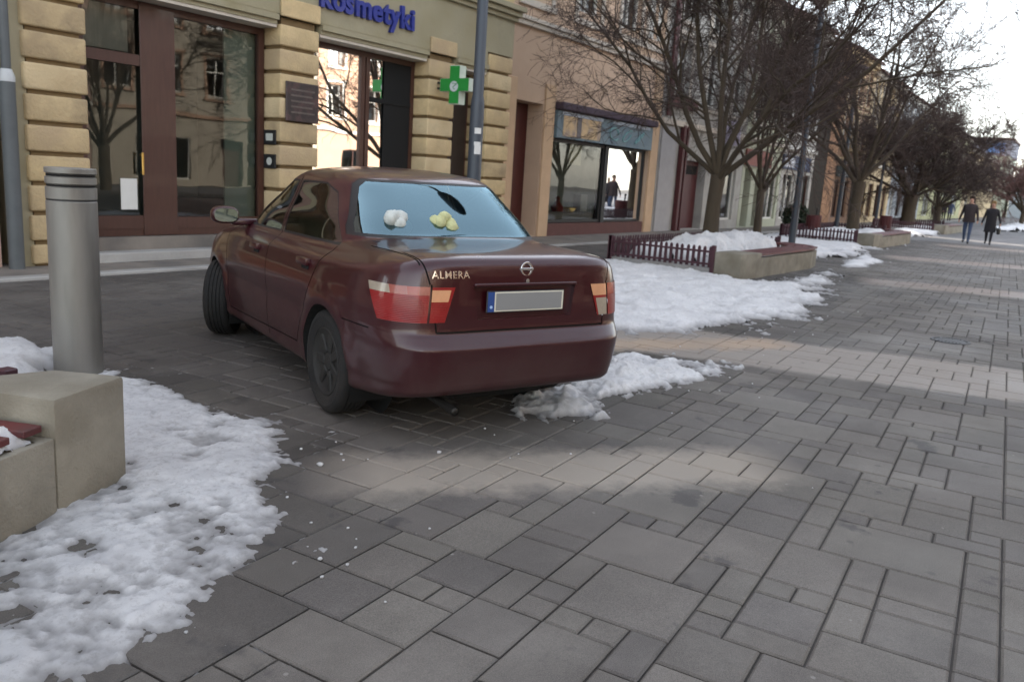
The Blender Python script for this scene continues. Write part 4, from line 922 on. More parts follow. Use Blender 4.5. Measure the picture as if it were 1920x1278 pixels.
part('display_cloth', mat('white_cloth', (.40, .38, .37), .9, .1, 4), TH, (17.95, 20.65, YF + .26, YF + .75, .40, .62), (21.0, 23.2, YF + .26, YF + .7, .40, .55), bev=.03)
bm = BM(); box(bm, 0, .38, 0, .25, 0, .48, .02); box(bm, .05, .33, -.004, 0, .1, .4); tag(obj('cardboard_box', bm, mat('white_card', (.62, .62, .60), .8), loc=(20.05, YF + .35, .622)), 'white box standing on the cloth in the tan house shop window', 'box')
bm = BM(); lathe(bm, [(0, 0), (.14, 0), (.17, .12), (.10, .2), (.05, .3), (.07, .36), (0, .42)], 20); tag(obj('vase', bm, mat('red_glaze', (.35, .05, .04), .4), smooth=True, ang=50, loc=(18.95, YF + .42, .622)), 'small red vase in the left pane of the tan house shop window', 'vase')
bm = BM(); lathe(bm, [(0, 0), (.20, .0), (.26, .08), (.27, .11), (.24, .10), (.0, .04)], 20); tag(obj('bowl', bm, mat('yellow_glaze', (.55, .42, .14), .4), smooth=True, ang=50, loc=(19.3, YF + .36, .622)), 'wide yellow bowl in the left pane of the tan house shop window', 'bowl')
bm = BM(); box(bm, 0, .62, 0, .01, 0, .55); box(bm, .08, .54, -.003, 0, .30, .34); box(bm, .08, .5, -.003, 0, .2, .23); tag(obj('pale_sheet', bm, mat('cream_paper', (.60, .57, .44), .8, .05), loc=(19.0, YF + .195, 1.86)), 'cream paper notice stuck high inside the left pane of the tan house shop', 'notice')
bm = BM()
for k, (x, z, r) in enumerate(((21.6, .9, .12), (22.0, 1.5, .18), (22.35, .8, .16), (22.7, 1.75, .14), (22.55, 1.15, .12))):
    v = bmesh.ops.create_icosphere(bm, subdivisions=2, radius=r)['verts']
    for q in v: q.co = Vector((q.co.x, q.co.y * .4, q.co.z * 1.2)) * (1 + .3 * mnoise.noise(q.co * 9 + Vector((k, 0, 0)))) + Vector((x, YF + .45, z))
tubes = [((21.6, YF + .45, .55), (21.6, YF + .45, .9)), ((22.0, YF + .45, .55), (22.0, YF + .45, 1.5)), ((22.35, YF + .45, .55), (22.35, YF + .45, .8)), ((22.7, YF + .45, .55), (22.7, YF + .45, 1.75)), ((22.55, YF + .45, .55), (22.55, YF + .45, 1.15))]
for a, b in tubes: tube(bm, [a, b], .012, 6)
tag(obj('flower_display', bm, mat('pale_blossom', (.5, .5, .52), .9, .5, 6), smooth=True), 'tall stemmed pale flower display in the right pane of the tan house shop', 'flowers')
# signboard with photo panel on the left and teal lettering panel on the right
SN = thing('signboard', 'blue-green shop signboard with a yellow picture panel over the tan house shop', 'sign', (17.84, YF - .10, 2.48))
part('board', mat('teal_board', (.13, .19, .225), .5, .15, 3, dirt=(.06, .12, .17), dscale=3), SN, (0, 5.42, 0, .17, 0, .66), bev=.008)
part('picture_panel', mat('yellow_picture', (.56, .40, .22), .5, .25, 5, dirt=(.28, .22, .20), dscale=4), SN, (.28, .95, -.008, -.001, .06, .56), (1.18, 2.20, -.008, -.001, .06, .56))
part('picture_panel_dark', mat('slate_picture', (.12, .11, .12), .5, .3, 6), SN, (.96, 1.17, -.009, -.001, .06, .56))
part('top_strip', mat('pale_blue_strip', (.42, .50, .60), .5, .2, 4), SN, (.2, 2.3, -.012, -.001, .57, .655), (2.9, 5.2, -.012, -.001, .57, .655))
bm = BM(); rng = random.Random(3)
for k in range(3):
    ox = 2.9 + k * .78; pts = [(ox + .35 * math.cos(t * .7) * (1 - t * .05) + .02 * t, -.014, .30 + .17 * math.sin(t * .7 + k)) for t in range(9)]; tube(bm, pts, .016, 6)
obj('curled_ornament', bm, mat('light_teal', (.20, .42, .42), .5), SN, smooth=True)
part('awning_case', mat('plum_awning', (.055, .035, .055), .7, .2, 6), SN, (-.02, 5.45, -.16, .10, .68, .86), bev=.03, seg=2)

# ---- further houses, one builder, each with its own mix
def house(lab, x0, x1, y, h, wall, trim, floors, bays, shop, wfill=None, skip=None, name='town_house', roofh=2.6, side=None):
    t = thing(name, lab, 'house'); w_ = (x1 - x0) / bays; hs = []; ww = min(1.15, w_ * .5)
    for fl in floors:
        for k in range(bays):
            cx = x0 + w_ * (k + .5); hs.append((cx - ww / 2, cx + ww / 2, fl, fl + 1.8))
    sh = []
    for k, (a, b, typ) in enumerate(shop): sh.append((x0 + a, x0 + b, .35 if typ == 'w' else .06, 2.35))
    wall_with_holes(t, x0 + .01, x1 - .01, y, .45, .03, h, hs + sh, wall)
    for (a, b, c, d) in hs:
        window(t, a, b, c, d, y + .16, mull=((a + b) / 2,), tran=(c + 1.2,), curtain=True)
        part('window_surround', trim, t, (a - .15, a - .003, y - .04, y - .002, c - .1, d + .1), (b + .003, b + .15, y - .04, y - .002, c - .1, d + .1), (a - .2, b + .2, y - .08, y - .002, d + .103, d + .22), (a - .2, b + .2, y - .1, y - .002, c - .2, c - .103))
    for (a, b, c, d), (_, _, typ) in zip(sh, shop):
        if typ == 'w':
            window(t, a, b, c, d, y + .1, mull=((a + b) / 2,), mf=M_BROWN if int(a) % 2 else M_WHITE, mg=M_GLASS, name='shop_window'); room(t, a, b, y + .21, y + 1.5, c, d, M_INT)
        else: part('door', typ, t, (a, b, y + .3, y + .36, c, d)); part('door_panel', M_DARK, t, (a + .12, b - .12, y + .292, y + .298, 1.9, 2.2))
    part('eaves_cornice', trim, t, (x0 + .01, x1 - .01, y - .24, y - .003, h - .34, h - .005), (x0 + .01, x1 - .01, y - .12, y - .003, 3.35, 3.52), bev=.01)
    roof(t, x0 - .02, x1 + .02, y, 6, h + .02, roofh); mass(t, x0 + .01, x1 - .01, y, h); return t
M_GREYP = mat('grey_pilaster', (.36, .35, .35), .85, .1, 3)
M_DRED = mat('dark_red_paint', (.075, .014, .016), .55, .15, 5)
M_PALEW = mat('pale_grey_plaster', (.38, .37, .34), .9, .12, 2, dirt=(.28, .27, .25))
M_PALEG = mat('pale_green_plaster', (.40, .42, .32), .9, .1, 2); M_PALEB = mat('pale_blue_plaster', (.38, .41, .44), .9, .1, 2)
M_BRICK = mat('orange_plaster', (.36, .23, .15), .9, .2, 2, dirt=(.27, .17, .12)); M_BUFF = mat('buff_plaster', (.52, .40, .24), .9, .12, 2)
H1 = house('pale house with dark red gate and red painted pipes beside the tan house', 23.95, 31.6, 11.3, 8.9, M_PALEW, M_TANL, (4.2, 6.6), 3, [(2.0, 4.0, M_DRED), (4.6, 7.0, 'w')])
part('pilaster', M_GREYP, H1, (24.05, 25.15, 11.24, 11.298, .03, 3.3), bev=.01)
part('red_band', M_DRED, H1, (24.15, 24.42, 11.16, 11.235, 3.6, 8.5), (25.45, 25.62, 11.14, 11.295, .03, 3.4), (25.75, 25.87, 11.14, 11.295, .03, 3.4), (24.42, 26.4, 11.16, 11.235, 3.9, 4.25), bev=.01)
t = thing('poster_board', 'pale lilac hanging shop sign behind the nearest tree trunk', 'sign', (28.9, 10.9, 3.0)); part('sign_face', mat('lilac_print', (.42, .38, .48), .6, .2, 5), t, (-.04, .04, -.35, .25, 0, .85), bev=.01); part('arm', M_BLACK, t, (-.015, .015, .25, .42, .4, .44))
H2 = house('pale green-grey house with a red-brown fascia and dark red door', 31.62, 36.4, 11.3, 8.6, M_PALEG, M_TANL, (4.2, 6.4), 2, [(.3, 1.1, MATS['oxblood_door']), (1.6, 2.5, MATS['oxblood_door']), (3.0, 4.5, 'w')])
t = thing('fascia_board', 'plain red-brown fascia board over the dark red door beyond the first tree', 'sign', (31.7, 11.22, 2.45)); part('board', mat('red_brown_board', (.22, .07, .05), .7, .2, 4), t, (0, 3.1, 0, .075, 0, .62), bev=.01); part('frame', M_BROWN, t, (0, 3.1, -.01, .0, -.05, -.003))
H3 = house('grey-white house with a dark blue shop sign', 36.42, 41.3, 11.3, 8.8, M_PALEW, M_WHITE, (4.2, 6.5), 2, [(.4, 2.2, 'w'), (2.8, 4.5, 'w')])
t = thing('shop_fascia', 'dark blue and white shop fascia left of the second lamp post', 'sign', (36.3, 11.2, 2.5)); part('board', mat('navy_board', (.02, .03, .07), .5), t, (0, 4.2, 0, .09, 0, .62), bev=.01)
part('white_panel', mat('white_panel', (.50, .52, .56), .5, .3, 5), t, (.15, 1.6, -.012, -.001, .1, .5), (2.6, 3.1, -.012, -.001, .2, .45))
H4 = house('narrow orange-brown plastered house seen between the tree crowns', 45.3, 51.5, 11.3, 8.9, M_BRICK, M_BUFF, (4.1, 6.5), 3, [(.4, 1.6, 'w'), (2.2, 3.4, 'w'), (4.0, 5.4, 'w')])
t = thing('shop_fascia', 'small dark green shop fascia right of the second lamp post', 'sign', (41.7, 12.7, 2.5)); t.location = (45.5, 11.2, 2.5); part('board', mat('green_black_board', (.02, .035, .035), .5), t, (0, 2.6, 0, .09, 0, .55), bev=.01); part('pale_stripe', MATS['white_panel'], t, (.3, 2.2, -.01, -.001, .08, .14))
H5 = house('buff house with tall narrow ground floor bays up the street', 51.5, 60, 11.3, 8.6, M_BUFF, M_TANL, (4.1, 6.3), 4, [(.3, 1.5, 'w'), (2.2, 3.6, 'w'), (4.4, 5.6, 'w'), (6.4, 7.8, 'w')])
H6 = house('pale blue-grey house up the street behind the second tree', 60.02, 72, 11.3, 8.4, M_PALEB, M_WHITE, (4.1, 6.2), 5, [(.5, 2, 'w'), (3, 4.5, 'w'), (5.5, 7, 'w'), (8, 10, 'w')])
H7 = house('yellow-green house near the far end of the row', 72.02, 97, 11.3, 8.0, mat('yellow_green_plaster', (.46, .45, .26), .9, .1, 1), M_TANL, (4.1, 6.0), 9, [(2, 5, 'w'), (7, 10, 'w'), (12, 15, 'w'), (18, 22, 'w')])
H8 = house('last low buff house of the row beyond the clipped tree', 97.02, 128, 11.3, 7.2, M_BUFF, M_TANL, (4.0,), 10, [(3, 6, 'w'), (10, 14, 'w')])
# ---- tall block closing the view, and the low blue-roofed hall beside it
EB = thing('office_block', 'tall pale block with a blue banner closing the far end of the street', 'building', (132, 0, 0))
wl = M_PALEG
bm = BM(); box(bm, 0, 12, 10.45, 26, 0, 10.3); obj('wall', bm, wl, EB); part('attic', mat('grey_attic', (.22, .21, .24), .8, .2, 2), EB, (-.15, 12.2, 10.3, 26.2, 8.2, 10.25), bev=.02); part('roof', M_ROOF, EB, (-.3, 12.4, 10.2, 26.4, 10.31, 10.6))
part('banner', mat('blue_banner', (.15, .30, .62), .6, .3, 2), EB, (-.22, -.16, 11.1, 13.2, 8.6, 9.9)); part('roof_mast', M_BLACK, EB, (.3, .42, 10.6, 10.72, 10.6, 12.0))
for k in range(5):
    for z in (.8, 3.3, 5.8):
        window(EB, 0, 0, 0, 0, 0) if False else part('window', M_DARK, EB, (-.04, .0, 11.4 + k * 2.6, 12.7 + k * 2.6, z, z + 1.5))
BH = thing('market_hall', 'low hall with a pale blue roof at the right edge of the far view', 'building', (138, 0, 0))
bm = BM(); box(bm, 0, 10, -6, 10.0, 0, 5.2); obj('wall', bm, M_PALEB, BH)
bm = BM(); v = [bm.verts.new(p) for p in ((-.5, -6.5, 5.2), (-.5, 10.2, 5.2), (6, 8.2, 8.6), (6, -6.5, 8.6), (12, -6.5, 5.2), (12, 10.2, 5.2))]
for f in ((0, 1, 2, 3), (3, 2, 5, 4), (1, 5, 2), (0, 3, 4), (0, 4, 5, 1)): bm.faces.new([v[i] for i in f])
obj('roof', bm, mat('blue_roof', (.22, .36, .48), .5, .1, 1), BH)
for k in range(4): part('window', M_DARK, BH, (-.05, 0, -4 + k * 3.4, -2.4 + k * 3.4, 1.2, 3.4))

# ---- the sunlit opposite side, behind the camera: seen mirrored in the shop windows and the car
def opp(lab, x0, x1, h, wall, trim, floors, bays, shops):
    t = house(lab, 0, x1 - x0, 0, h, wall, trim, floors, bays, shops, name='opposite_house'); t.rotation_euler = (0, 0, math.pi); t.location = (x1, -15., 0); return t
M_OR1 = mat('apricot_plaster', (.40, .26, .18), .9, .08, 1.2); M_OR2 = mat('salmon_plaster', (.40, .28, .23), .9, .08, 1.2); M_YL = mat('cream_plaster', (.38, .34, .27), .9, .08, 1.2)
opp('cream house opposite, behind the camera, farthest left', -16, -4, 10.5, M_YL, M_WHITE, (4.3, 7.3), 4, [(1, 3, 'w'), (4, 5.2, M_BROWN), (6, 9, 'w')])
opp('apricot house opposite with an arched shop row', -3.98, 9, 11, M_OR1, M_WHITE, (4.3, 7.3), 5, [(1, 3, 'w'), (4, 5.2, M_BROWN), (6.4, 8.4, 'w'), (9.6, 11.8, 'w')])
opp('salmon house opposite with white window surrounds', 9.02, 20, 10, M_OR2, M_WHITE, (4.2, 7.0), 4, [(1, 3, 'w'), (4.4, 5.6, M_BROWN), (7, 9.6, 'w')])
opp('second cream house opposite, right of the salmon one', 20.02, 33, 11.5, M_YL, M_OR1, (4.4, 7.6), 5, [(1, 3.4, 'w'), (5, 6.2, M_BROWN), (8, 11, 'w')])
opp('long apricot house opposite, farthest right', 33.02, 50, 10.2, M_OR1, M_WHITE, (4.2, 7.1), 6, [(2, 5, 'w'), (8, 11, 'w'), (13, 15, 'w')])
# ================================================================ STREET FURNITURE
M_CONC = mat('weathered_concrete', (.245, .225, .178), .92, .25, 3.2, bump=.35, bscale=75, dirt=(.165, .145, .108), dscale=2.6)
M_CONCG = mat('grey_concrete', (.27, .265, .255), .9, .15, 4, bump=.3, bscale=40, dirt=(.20, .19, .18))
M_SLAT = mat('dark_red_slat', (.115, .016, .018), .5, .2, 5, stretch=(.5, 5, 5), dirt=(.07, .02, .02))
M_PLUM = mat('plum_fence_paint', (.050, .014, .022), .55, .2, 5)
M_SOIL = mat('planter_soil', (.05, .04, .03), .95, .3, 9, bump=.5)
# bollard
BO = thing('bollard', 'tall grey steel bollard with three dark grooves near its top', 'bollard', (2.80, 5.42, 0))
M_STEEL = mat('brushed_steel', (.24, .232, .21), .45, .08, 3, metal=.3, stretch=(3, 3, .5), dirt=(.175, .168, .15), dscale=3)
bm = BM(); prof = [(.150, .0), (.150, 1.145), (.146, 1.150), (.146, 1.158), (.150, 1.163), (.150, 1.232), (.139, 1.238), (.139, 1.252), (.150, 1.258), (.150, 1.296), (.139, 1.302), (.139, 1.318), (.152, 1.324), (.152, 1.352), (.146, 1.358), (0, 1.360)]
lathe(bm, prof, 56); obj('post', bm, M_STEEL, BO, smooth=True, ang=30)
bm = BM(); lathe(bm, [(.1465, 1.1495), (.1475, 1.150), (.1475, 1.158), (.1465, 1.1585)], 48, None, True); obj('groove_seal', bm, M_BLACK, BO)
bm = BM(); lathe(bm, [(.1405, 1.239), (.142, 1.239), (.142, 1.251), (.1405, 1.251)], 48, None, True); obj('groove_seal', bm, M_DARK, BO)
bm = BM(); lathe(bm, [(.1405, 1.303), (.142, 1.303), (.142, 1.317), (.1405, 1.317)], 48, None, True); obj('groove_seal', bm, M_DARK, BO)

def fence(root, p, q, z0, z1, sp=.105, w=.052, first=True):
    p, q = Vector(p), Vector(q); d = q - p; L = d.length; M = Matrix.Translation((p.x, p.y, 0)) @ Matrix.Rotation(math.atan2(d.y, d.x), 4, 'Z'); h = z1 - z0
    for zz in (z0 + h * .12, z0 + h * .72):
        bm = BM(); box(bm, 0, L, .012, .038, zz, zz + .035, .003, M); obj('rail', bm, M_PLUM, root)
    n = int(L / sp); src = None
    for k in range(n + 1):
        if src is None:
            bm = BM(); prism(bm, [(-w / 2, z0), (w / 2, z0), (w / 2, z1 - .02), (.012, z1 + .008), (-.012, z1 + .008), (-w / 2, z1 - .02)], -.010, .010, .002)
            bmesh.ops.transform(bm, matrix=Matrix.Rotation(R_(90), 4, 'X'), verts=bm.verts); src = obj('picket', bm, M_PLUM, root); o = src
        else: o = src.copy(); COL.objects.link(o)
        o.parent = root; x = (k + .5) * L / (n + 1); o.matrix_local = M @ Matrix.Translation((x, 0, 0)) @ Matrix.Rotation(R_(random.Random(k * 7 + int(L * 10)).uniform(-1.5, 1.5)), 4, 'Y')
    for x in (0, L):
        bm = BM(); box(bm, x - .035, x + .035, -.035, .035, 0.0, z1 + .03, .006, M); obj('fence_post', bm, M_PLUM, root)
def slats(root, pts_in, pts_out, z, n=4, nm='seat_slat'):
    """planks following two edge lines"""
    for k in range(n):
        f0, f1 = (k + .12) / n, (k + .88) / n
        a = [Vector(i).lerp(Vector(o), f0) for i, o in zip(pts_in, pts_out)]; b = [Vector(i).lerp(Vector(o), f1) for i, o in zip(pts_in, pts_out)]
        bm = BM(); va = [[bm.verts.new((p.x, p.y, zz)) for zz in (z, z + .035)] for p in a]; vb = [[bm.verts.new((p.x, p.y, zz)) for zz in (z, z + .035)] for p in b]
        for i in range(len(a) - 1):
            bm.faces.new((va[i][1], va[i + 1][1], vb[i + 1][1], vb[i][1])); bm.faces.new((va[i][0], vb[i][0], vb[i + 1][0], va[i + 1][0]))
            bm.faces.new((va[i][0], va[i + 1][0], va[i + 1][1], va[i][1])); bm.faces.new((vb[i][0], vb[i][1], vb[i + 1][1], vb[i + 1][0]))
        for i in (0, -1): bm.faces.new((va[i][0], va[i][1], vb[i][1], vb[i][0]))
        obj(nm, bm, M_SLAT, root)
# near planter wall with the seat (left foreground)
NP = thing('seat_planter', 'weathered concrete planter wall with dark red seat slats in the left foreground corner', 'planter')
bm = BM(); prism(bm, [(2.0, 3.475), (1.597, 3.297), (1.44, 3.70), (1.50, 3.86), (1.84, 3.77)], -.05, .487, .020); obj('end_block', bm, M_CONC, NP, smooth=True, ang=40)
ax, ay = Vector((-.915, -.403)), Vector((-.403, .915)); O = Vector((2.0, 3.475))
def loc2(a, b): v = O + ax * a + ay * b; return (v.x, v.y)
bm = BM(); prism(bm, [loc2(.443, .004), loc2(3.2, .004), loc2(3.2, .13), loc2(.445, .13)], -.05, .325, .008); obj('low_wall', bm, M_CONC, NP, smooth=True, ang=40)
bm = BM(); prism(bm, [loc2(.50, .50), loc2(3.2, .50), loc2(3.2, .60), loc2(.50, .60)], -.05, .40, .008); obj('back_wall', bm, M_CONCG, NP, smooth=True, ang=40)
bm = BM(); prism(bm, [loc2(.447, .132), loc2(3.19, .132), loc2(3.19, .498), loc2(.5, .498)], .0, .22); obj('seat_base', bm, M_SOIL, NP)
for k in range(16):
    bm = BM(); a = .47 + k * .165; prism(bm, [loc2(a, .035), loc2(a + .095, .035), loc2(a + .095, .50), loc2(a, .50)], .355, .385, .005); obj('seat_slat', bm, M_SLAT, NP)
bm = BM()
for b in (.16, .40): prism(bm, [loc2(.447, b), loc2(3.15, b), loc2(3.15, b + .04), loc2(.447, b + .04)], .27, .354)
obj('seat_bearer', bm, M_BLACK, NP)
NF = thing('picket_fence', 'short dark plum picket fence behind the near seat planter at the left edge', 'fence', group='low plum picket fences round the planters')
fence(NF, (1.74, 4.02, 0), (1.42, 5.5, 0), .10, .43)
snow('lumps of snow lying on the low wall of the near seat planter', [loc2(.50, .0), loc2(.62, .02), loc2(.95, .0), loc2(1.3, .02), loc2(1.3, .14), loc2(.9, .13), loc2(.64, .20), loc2(.5, .22)], .035, .05, .010, base=.322, lumps=.03, m=M_SNOWC, seed=71, rough=.6, freq=6, kmin=-.002)

def planter(lab, flab, x0, x1, y0, y1, slat=True, seed=1, fences=True, h=.43):
    t = thing('seat_planter', lab, 'planter', group='tan seat planters along the street')
    bm = BM(); prism(bm, [(x0, y0 + .06), (x0 + .85, y0), (x0 + .85, y0 + .5), (x0 + .05, y0 + .55)], -.05, h, .012); obj('end_block', bm, M_CONC, t, smooth=True, ang=40)
    outer = [(x0 + .853, y0 + .01), (x1 - 1.4, y0 - .06), (x1 - .65, y0 + .04), (x1 - .2, y0 + .38), (x1, y0 + .95)]
    inner = [(x0 + .853, y0 + .13), (x1 - 1.4, y0 + .08), (x1 - .72, y0 + .18), (x1 - .33, y0 + .47), (x1 - .14, y0 + .97)]
    bm = BM(); prism(bm, outer + inner[::-1], -.05, .34, .006); obj('low_wall', bm, M_CONC, t)
    inn2 = [(x0 + .87, y0 + .52), (x1 - 1.5, y0 + .48), (x1 - 1.0, y0 + .56), (x1 - .72, y0 + .78), (x1 - .55, y0 + 1.0)]
    out2 = [(p[0] + .0, p[1] - .02) for p in outer]; slats(t, inn2, out2, .375, 4)
    bm = BM(); prism(bm, [(x0 + .06, y0 + .56), (x0 + .87, y0 + .53), (x1 - 1.0, y0 + .58), (x1 - .2, y0 + 1.0), (x1 - .1, y1), (x0 + .05, y1)], -.02, .14); obj('kerb', bm, M_CONCG, t)
    f = thing('picket_fence', flab, 'fence', group='low plum picket fences round the planters')
    fence(f, (x0 + .06, y0 + .58, 0), (x0 + .06, y1, 0), .15, .50); fence(f, (x0 + .06, y1 + .02, 0), (x1 - .05, y1 + .02, 0), .15, .50, sp=.11); fence(f, (x1 - .05, y0 + 1.05, 0), (x1 - .05, y1, 0), .15, .50, sp=.11)
    return t
planter('tan concrete seat planter with a bent end and plum slats, right of the car', 'plum picket fence round the first snowy planter right of the car', 13.48, 18.7, 4.6, 7.15)
snow('heaped clean snow inside the first picket planter under the nearest tree', [(13.62, 5.25), (15, 5.2), (17.5, 5.15), (18.4, 5.8), (18.5, 7.05), (13.65, 7.05)], .30, .55, .035, base=.10, lumps=.05, m=M_SNOWC, seed=77, freq=1.3, hump=[(15.3, 6.2, .9, .20), (17.3, 6.0, .9, .18)])
planter('tan concrete seat planter under the second tree, beyond the litter bin', 'plum picket fence round the planter under the second big tree', 26.5, 33.2, 5.15, 8.0)
snow('snow inside the planter under the second big tree', [(26.7, 5.8), (32.5, 5.8), (32.9, 7.8), (26.7, 7.8)], .30, .6, .08, base=.08, lumps=.05, m=M_SNOWC, seed=83, freq=1.)
planter('small far seat planter beside the third, densely clipped tree', 'plum picket fence of the far planter at the third tree', 44.5, 51.5, 5.6, 8.9)
# litter bins
def bin_(lab, loc):
    t = thing('litter_bin', lab, 'litter bin', loc, 0, 'dark red litter bins'); m = M_DRED
    bm = BM(); lathe(bm, [(.19, .12), (.225, .14), (.245, .74), (.252, .76), (.252, .80), (.225, .80), (.215, .76), (.2, .2), (0, .2)], 28); 
    for k in range(14):
        an = 2 * math.pi * k / 14; box(bm, .232, .250, -.018, .018, .16, .73, .003, Matrix.Rotation(an, 4, 'Z'))
    obj('bucket', bm, m, t, smooth=True, ang=35); bm = BM(); tube(bm, [(.30, 0, 0), (.30, 0, 1.0)], .03, 12); box(bm, .24, .31, -.02, .02, .35, .39); box(bm, .24, .31, -.02, .02, .65, .69); obj('post', bm, M_BLACK, t, smooth=True, ang=40)
    bm = BM(); lathe(bm, [(.03, .99), (.05, 1.0), (.05, 1.04), (0, 1.07)], 12, Matrix.Translation((.30, 0, 0))); obj('post_cap', bm, M_BLACK, t)
    return t
b1 = bin_('dark red litter bin on a black post right of the second lamp post', (29.2, 7.75, 0)); b2_ = dup(b1, (38.0, 7.12, 0), 1., 'dark red litter bin farther up the street beyond the second big tree')
# lamps
M_LAMPP = mat('blue_grey_lamp_paint', (.040, .052, .068), .45, .12, 3, stretch=(1, 1, .3))
def lamp(lab, loc, rz=0):
    t = thing('street_lamp', lab, 'street lamp', loc, rz, 'street lamps with round flat hoods')
    bm = BM(); lathe(bm, [(.15, 0), (.15, .03), (.085, .05), (.080, 2.25), (.076, 2.30), (.064, 2.36), (.060, 5.75), (.03, 5.8)], 24); obj('pole', bm, M_LAMPP, t, smooth=True, ang=35)
    bm = BM(); box(bm, .070, .087, -.04, .05, .55, 1.05, .006); obj('service_door', bm, M_LAMPP, t)
    bm = BM(); lathe(bm, [(0, 6.16), (.10, 6.15), (.40, 6.05), (.45, 6.00), (.45, 5.97), (.30, 5.95), (0, 5.95)], 36); obj('hood', bm, mat('plum_grey_hood', (.09, .06, .065), .6, .1, 4), t, smooth=True, ang=35)
    bm = BM(); lathe(bm, [(.22, 5.95), (.20, 5.85), (.12, 5.78), (0, 5.77)], 28); obj('globe', bm, mat('frosted_lamp_glass', (.55, .55, .52), .3, .05, 5, coat=.5), t, smooth=True)
    return t
l1 = lamp('tall blue-grey street lamp post just behind the car, with small white stickers', (7.80, 6.0, 0))
l2 = dup(l1, (20.7, 5.95, 0), None, 'thin dark street lamp post beyond the end of the first seat planter'); l3 = dup(l1, (32.4, 7.75, 0), None, 'street lamp whose round hood shows between the crowns above the second big tree'); l4 = dup(l1, (47.0, 9.3, 0), None, 'farthest dark lamp post, by the house fronts right of the second big tree')
bm = BM(); tube(bm, [(0, 0, 5.80), (-.03, -.35, 5.98), (-.12, -.9, 6.02), (-.30, -1.65, 6.0)], [.03, .03, .027, .025], 10); obj('side_arm', bm, M_LAMPP, l1, smooth=True)
bm = BM(); r = bmesh.ops.create_icosphere(bm, subdivisions=3, radius=1)['verts']
for v in r: v.co = Vector((v.co.x * .11, v.co.y * .44, v.co.z * .09))
bmesh.ops.transform(bm, matrix=Matrix.Translation((-.34, -2.08, 5.99)) @ Matrix.Rotation(R_(-4), 4, 'Z'), verts=bm.verts); obj('lantern', bm, M_LAMPP, l1, smooth=True)
for z, h_, dx in ((1.93, .05, 0), (1.70, .08, .01), (1.80, .03, 0)):
    bm = BM(); n = 8; vs0 = []
    for k in range(n + 1):
        an = R_(205 + dx * 400 + k * 7); r = .0835; vs0.append((bm.verts.new((r * math.cos(an), r * math.sin(an), z)), bm.verts.new((r * math.cos(an), r * math.sin(an), z + h_ * 1.3))))
    for a, b in zip(vs0, vs0[1:]): bm.faces.new((a[0], b[0], b[1], a[1]))
    obj('sticker', bm, mat('white_sticker', (.62, .62, .60), .6, .1, 20), l1)
# ================================================================ TREES
M_BARK = mat('olive_brown_bark', (.066, .050, .032), .95, .25, 6, bump=.5, stretch=(1, 1, .3), dirt=(.045, .034, .025), dscale=3)
M_TWIG = mat('dark_twig_bark', (.062, .042, .036), .95, .25, 5)
M_TWIGR = mat('reddish_twig_bark', (.150, .080, .068), .95, .2, 3)
def tree_data(seed, H, trunk_r, fork, nl, spread, dens=(6, 6, 6, 3), r1=.09, lo=.20, droop=0., short=1., rmin=.0048):
    rng = np.random.RandomState(seed); thick = []; thin = []
    def unit(v): return v / (np.linalg.norm(v) + 1e-9)
    def branch(p, d, L, r, lev):
        n = (7, 6, 5, 4, 3, 2)[lev]; pts = [p]; rs = [r]; tip = r * (.42 if lev < 4 else .6)
        for i in range(n):
            d = unit(d + rng.normal(0, (.06, .11, .16, .2, .25, .25)[lev], 3) + np.array([0, 0, (.0, .05, .03, -droop, -droop, -droop)[lev]])); p = p + d * L / n; pts.append(p); rs.append(r + (tip - r) * (i + 1) / n)
        (thick if lev <= 2 else thin).append((np.array(pts), np.array(rs), lev)); pts = np.array(pts)
        if lev >= 5 or (lev == 4 and dens[3] == 0): return
        k = 0 if lev == 0 else dens[lev - 1]
        for c in range(k):
            f = rng.uniform(.25 if lev > 1 else .22, 1.); x = f * n; i = min(int(x), n - 1); q = pts[i] + (pts[i + 1] - pts[i]) * (x - i); dd = unit(pts[i + 1] - pts[i])
            o = unit(np.cross(dd, rng.normal(size=3))); a = np.radians(rng.uniform(25, 58)); nd = unit(dd * np.cos(a) + o * np.sin(a))
            branch(q, nd, L * rng.uniform(.38, .66) * (1.1 - .35 * f), max(rmin, (r + (tip - r) * f) * rng.uniform(.42, .66)), lev + 1)
        if k: branch(pts[-1], unit(pts[-1] - pts[-2]), L * .5, max(rmin, tip * .8), lev + 1)
    tp = np.array([[0, 0, -.3], [0, 0, 0], [.02, .01, fork * .5], [.04, -.02, fork]]); thick.append((tp, np.array([trunk_r * 1.35, trunk_r * 1.12, trunk_r * .95, trunk_r]), 0))
    for k in range(nl):
        az = 2 * np.pi * (k + rng.uniform(-.25, .25)) / nl; el = np.radians(rng.uniform(*spread)) if k else np.radians(78)
        d = np.array([np.cos(az) * np.cos(el), np.sin(az) * np.cos(el), np.sin(el)]); q = tp[-1] + np.array([0, 0, rng.uniform(-.35, .1) * fork * .4])
        branch(q, d, (H - fork) * short * rng.uniform(.62, .85) / (.55 + .45 * np.sin(el)), r1 * rng.uniform(.8, 1.15), 1)
    return thick, thin
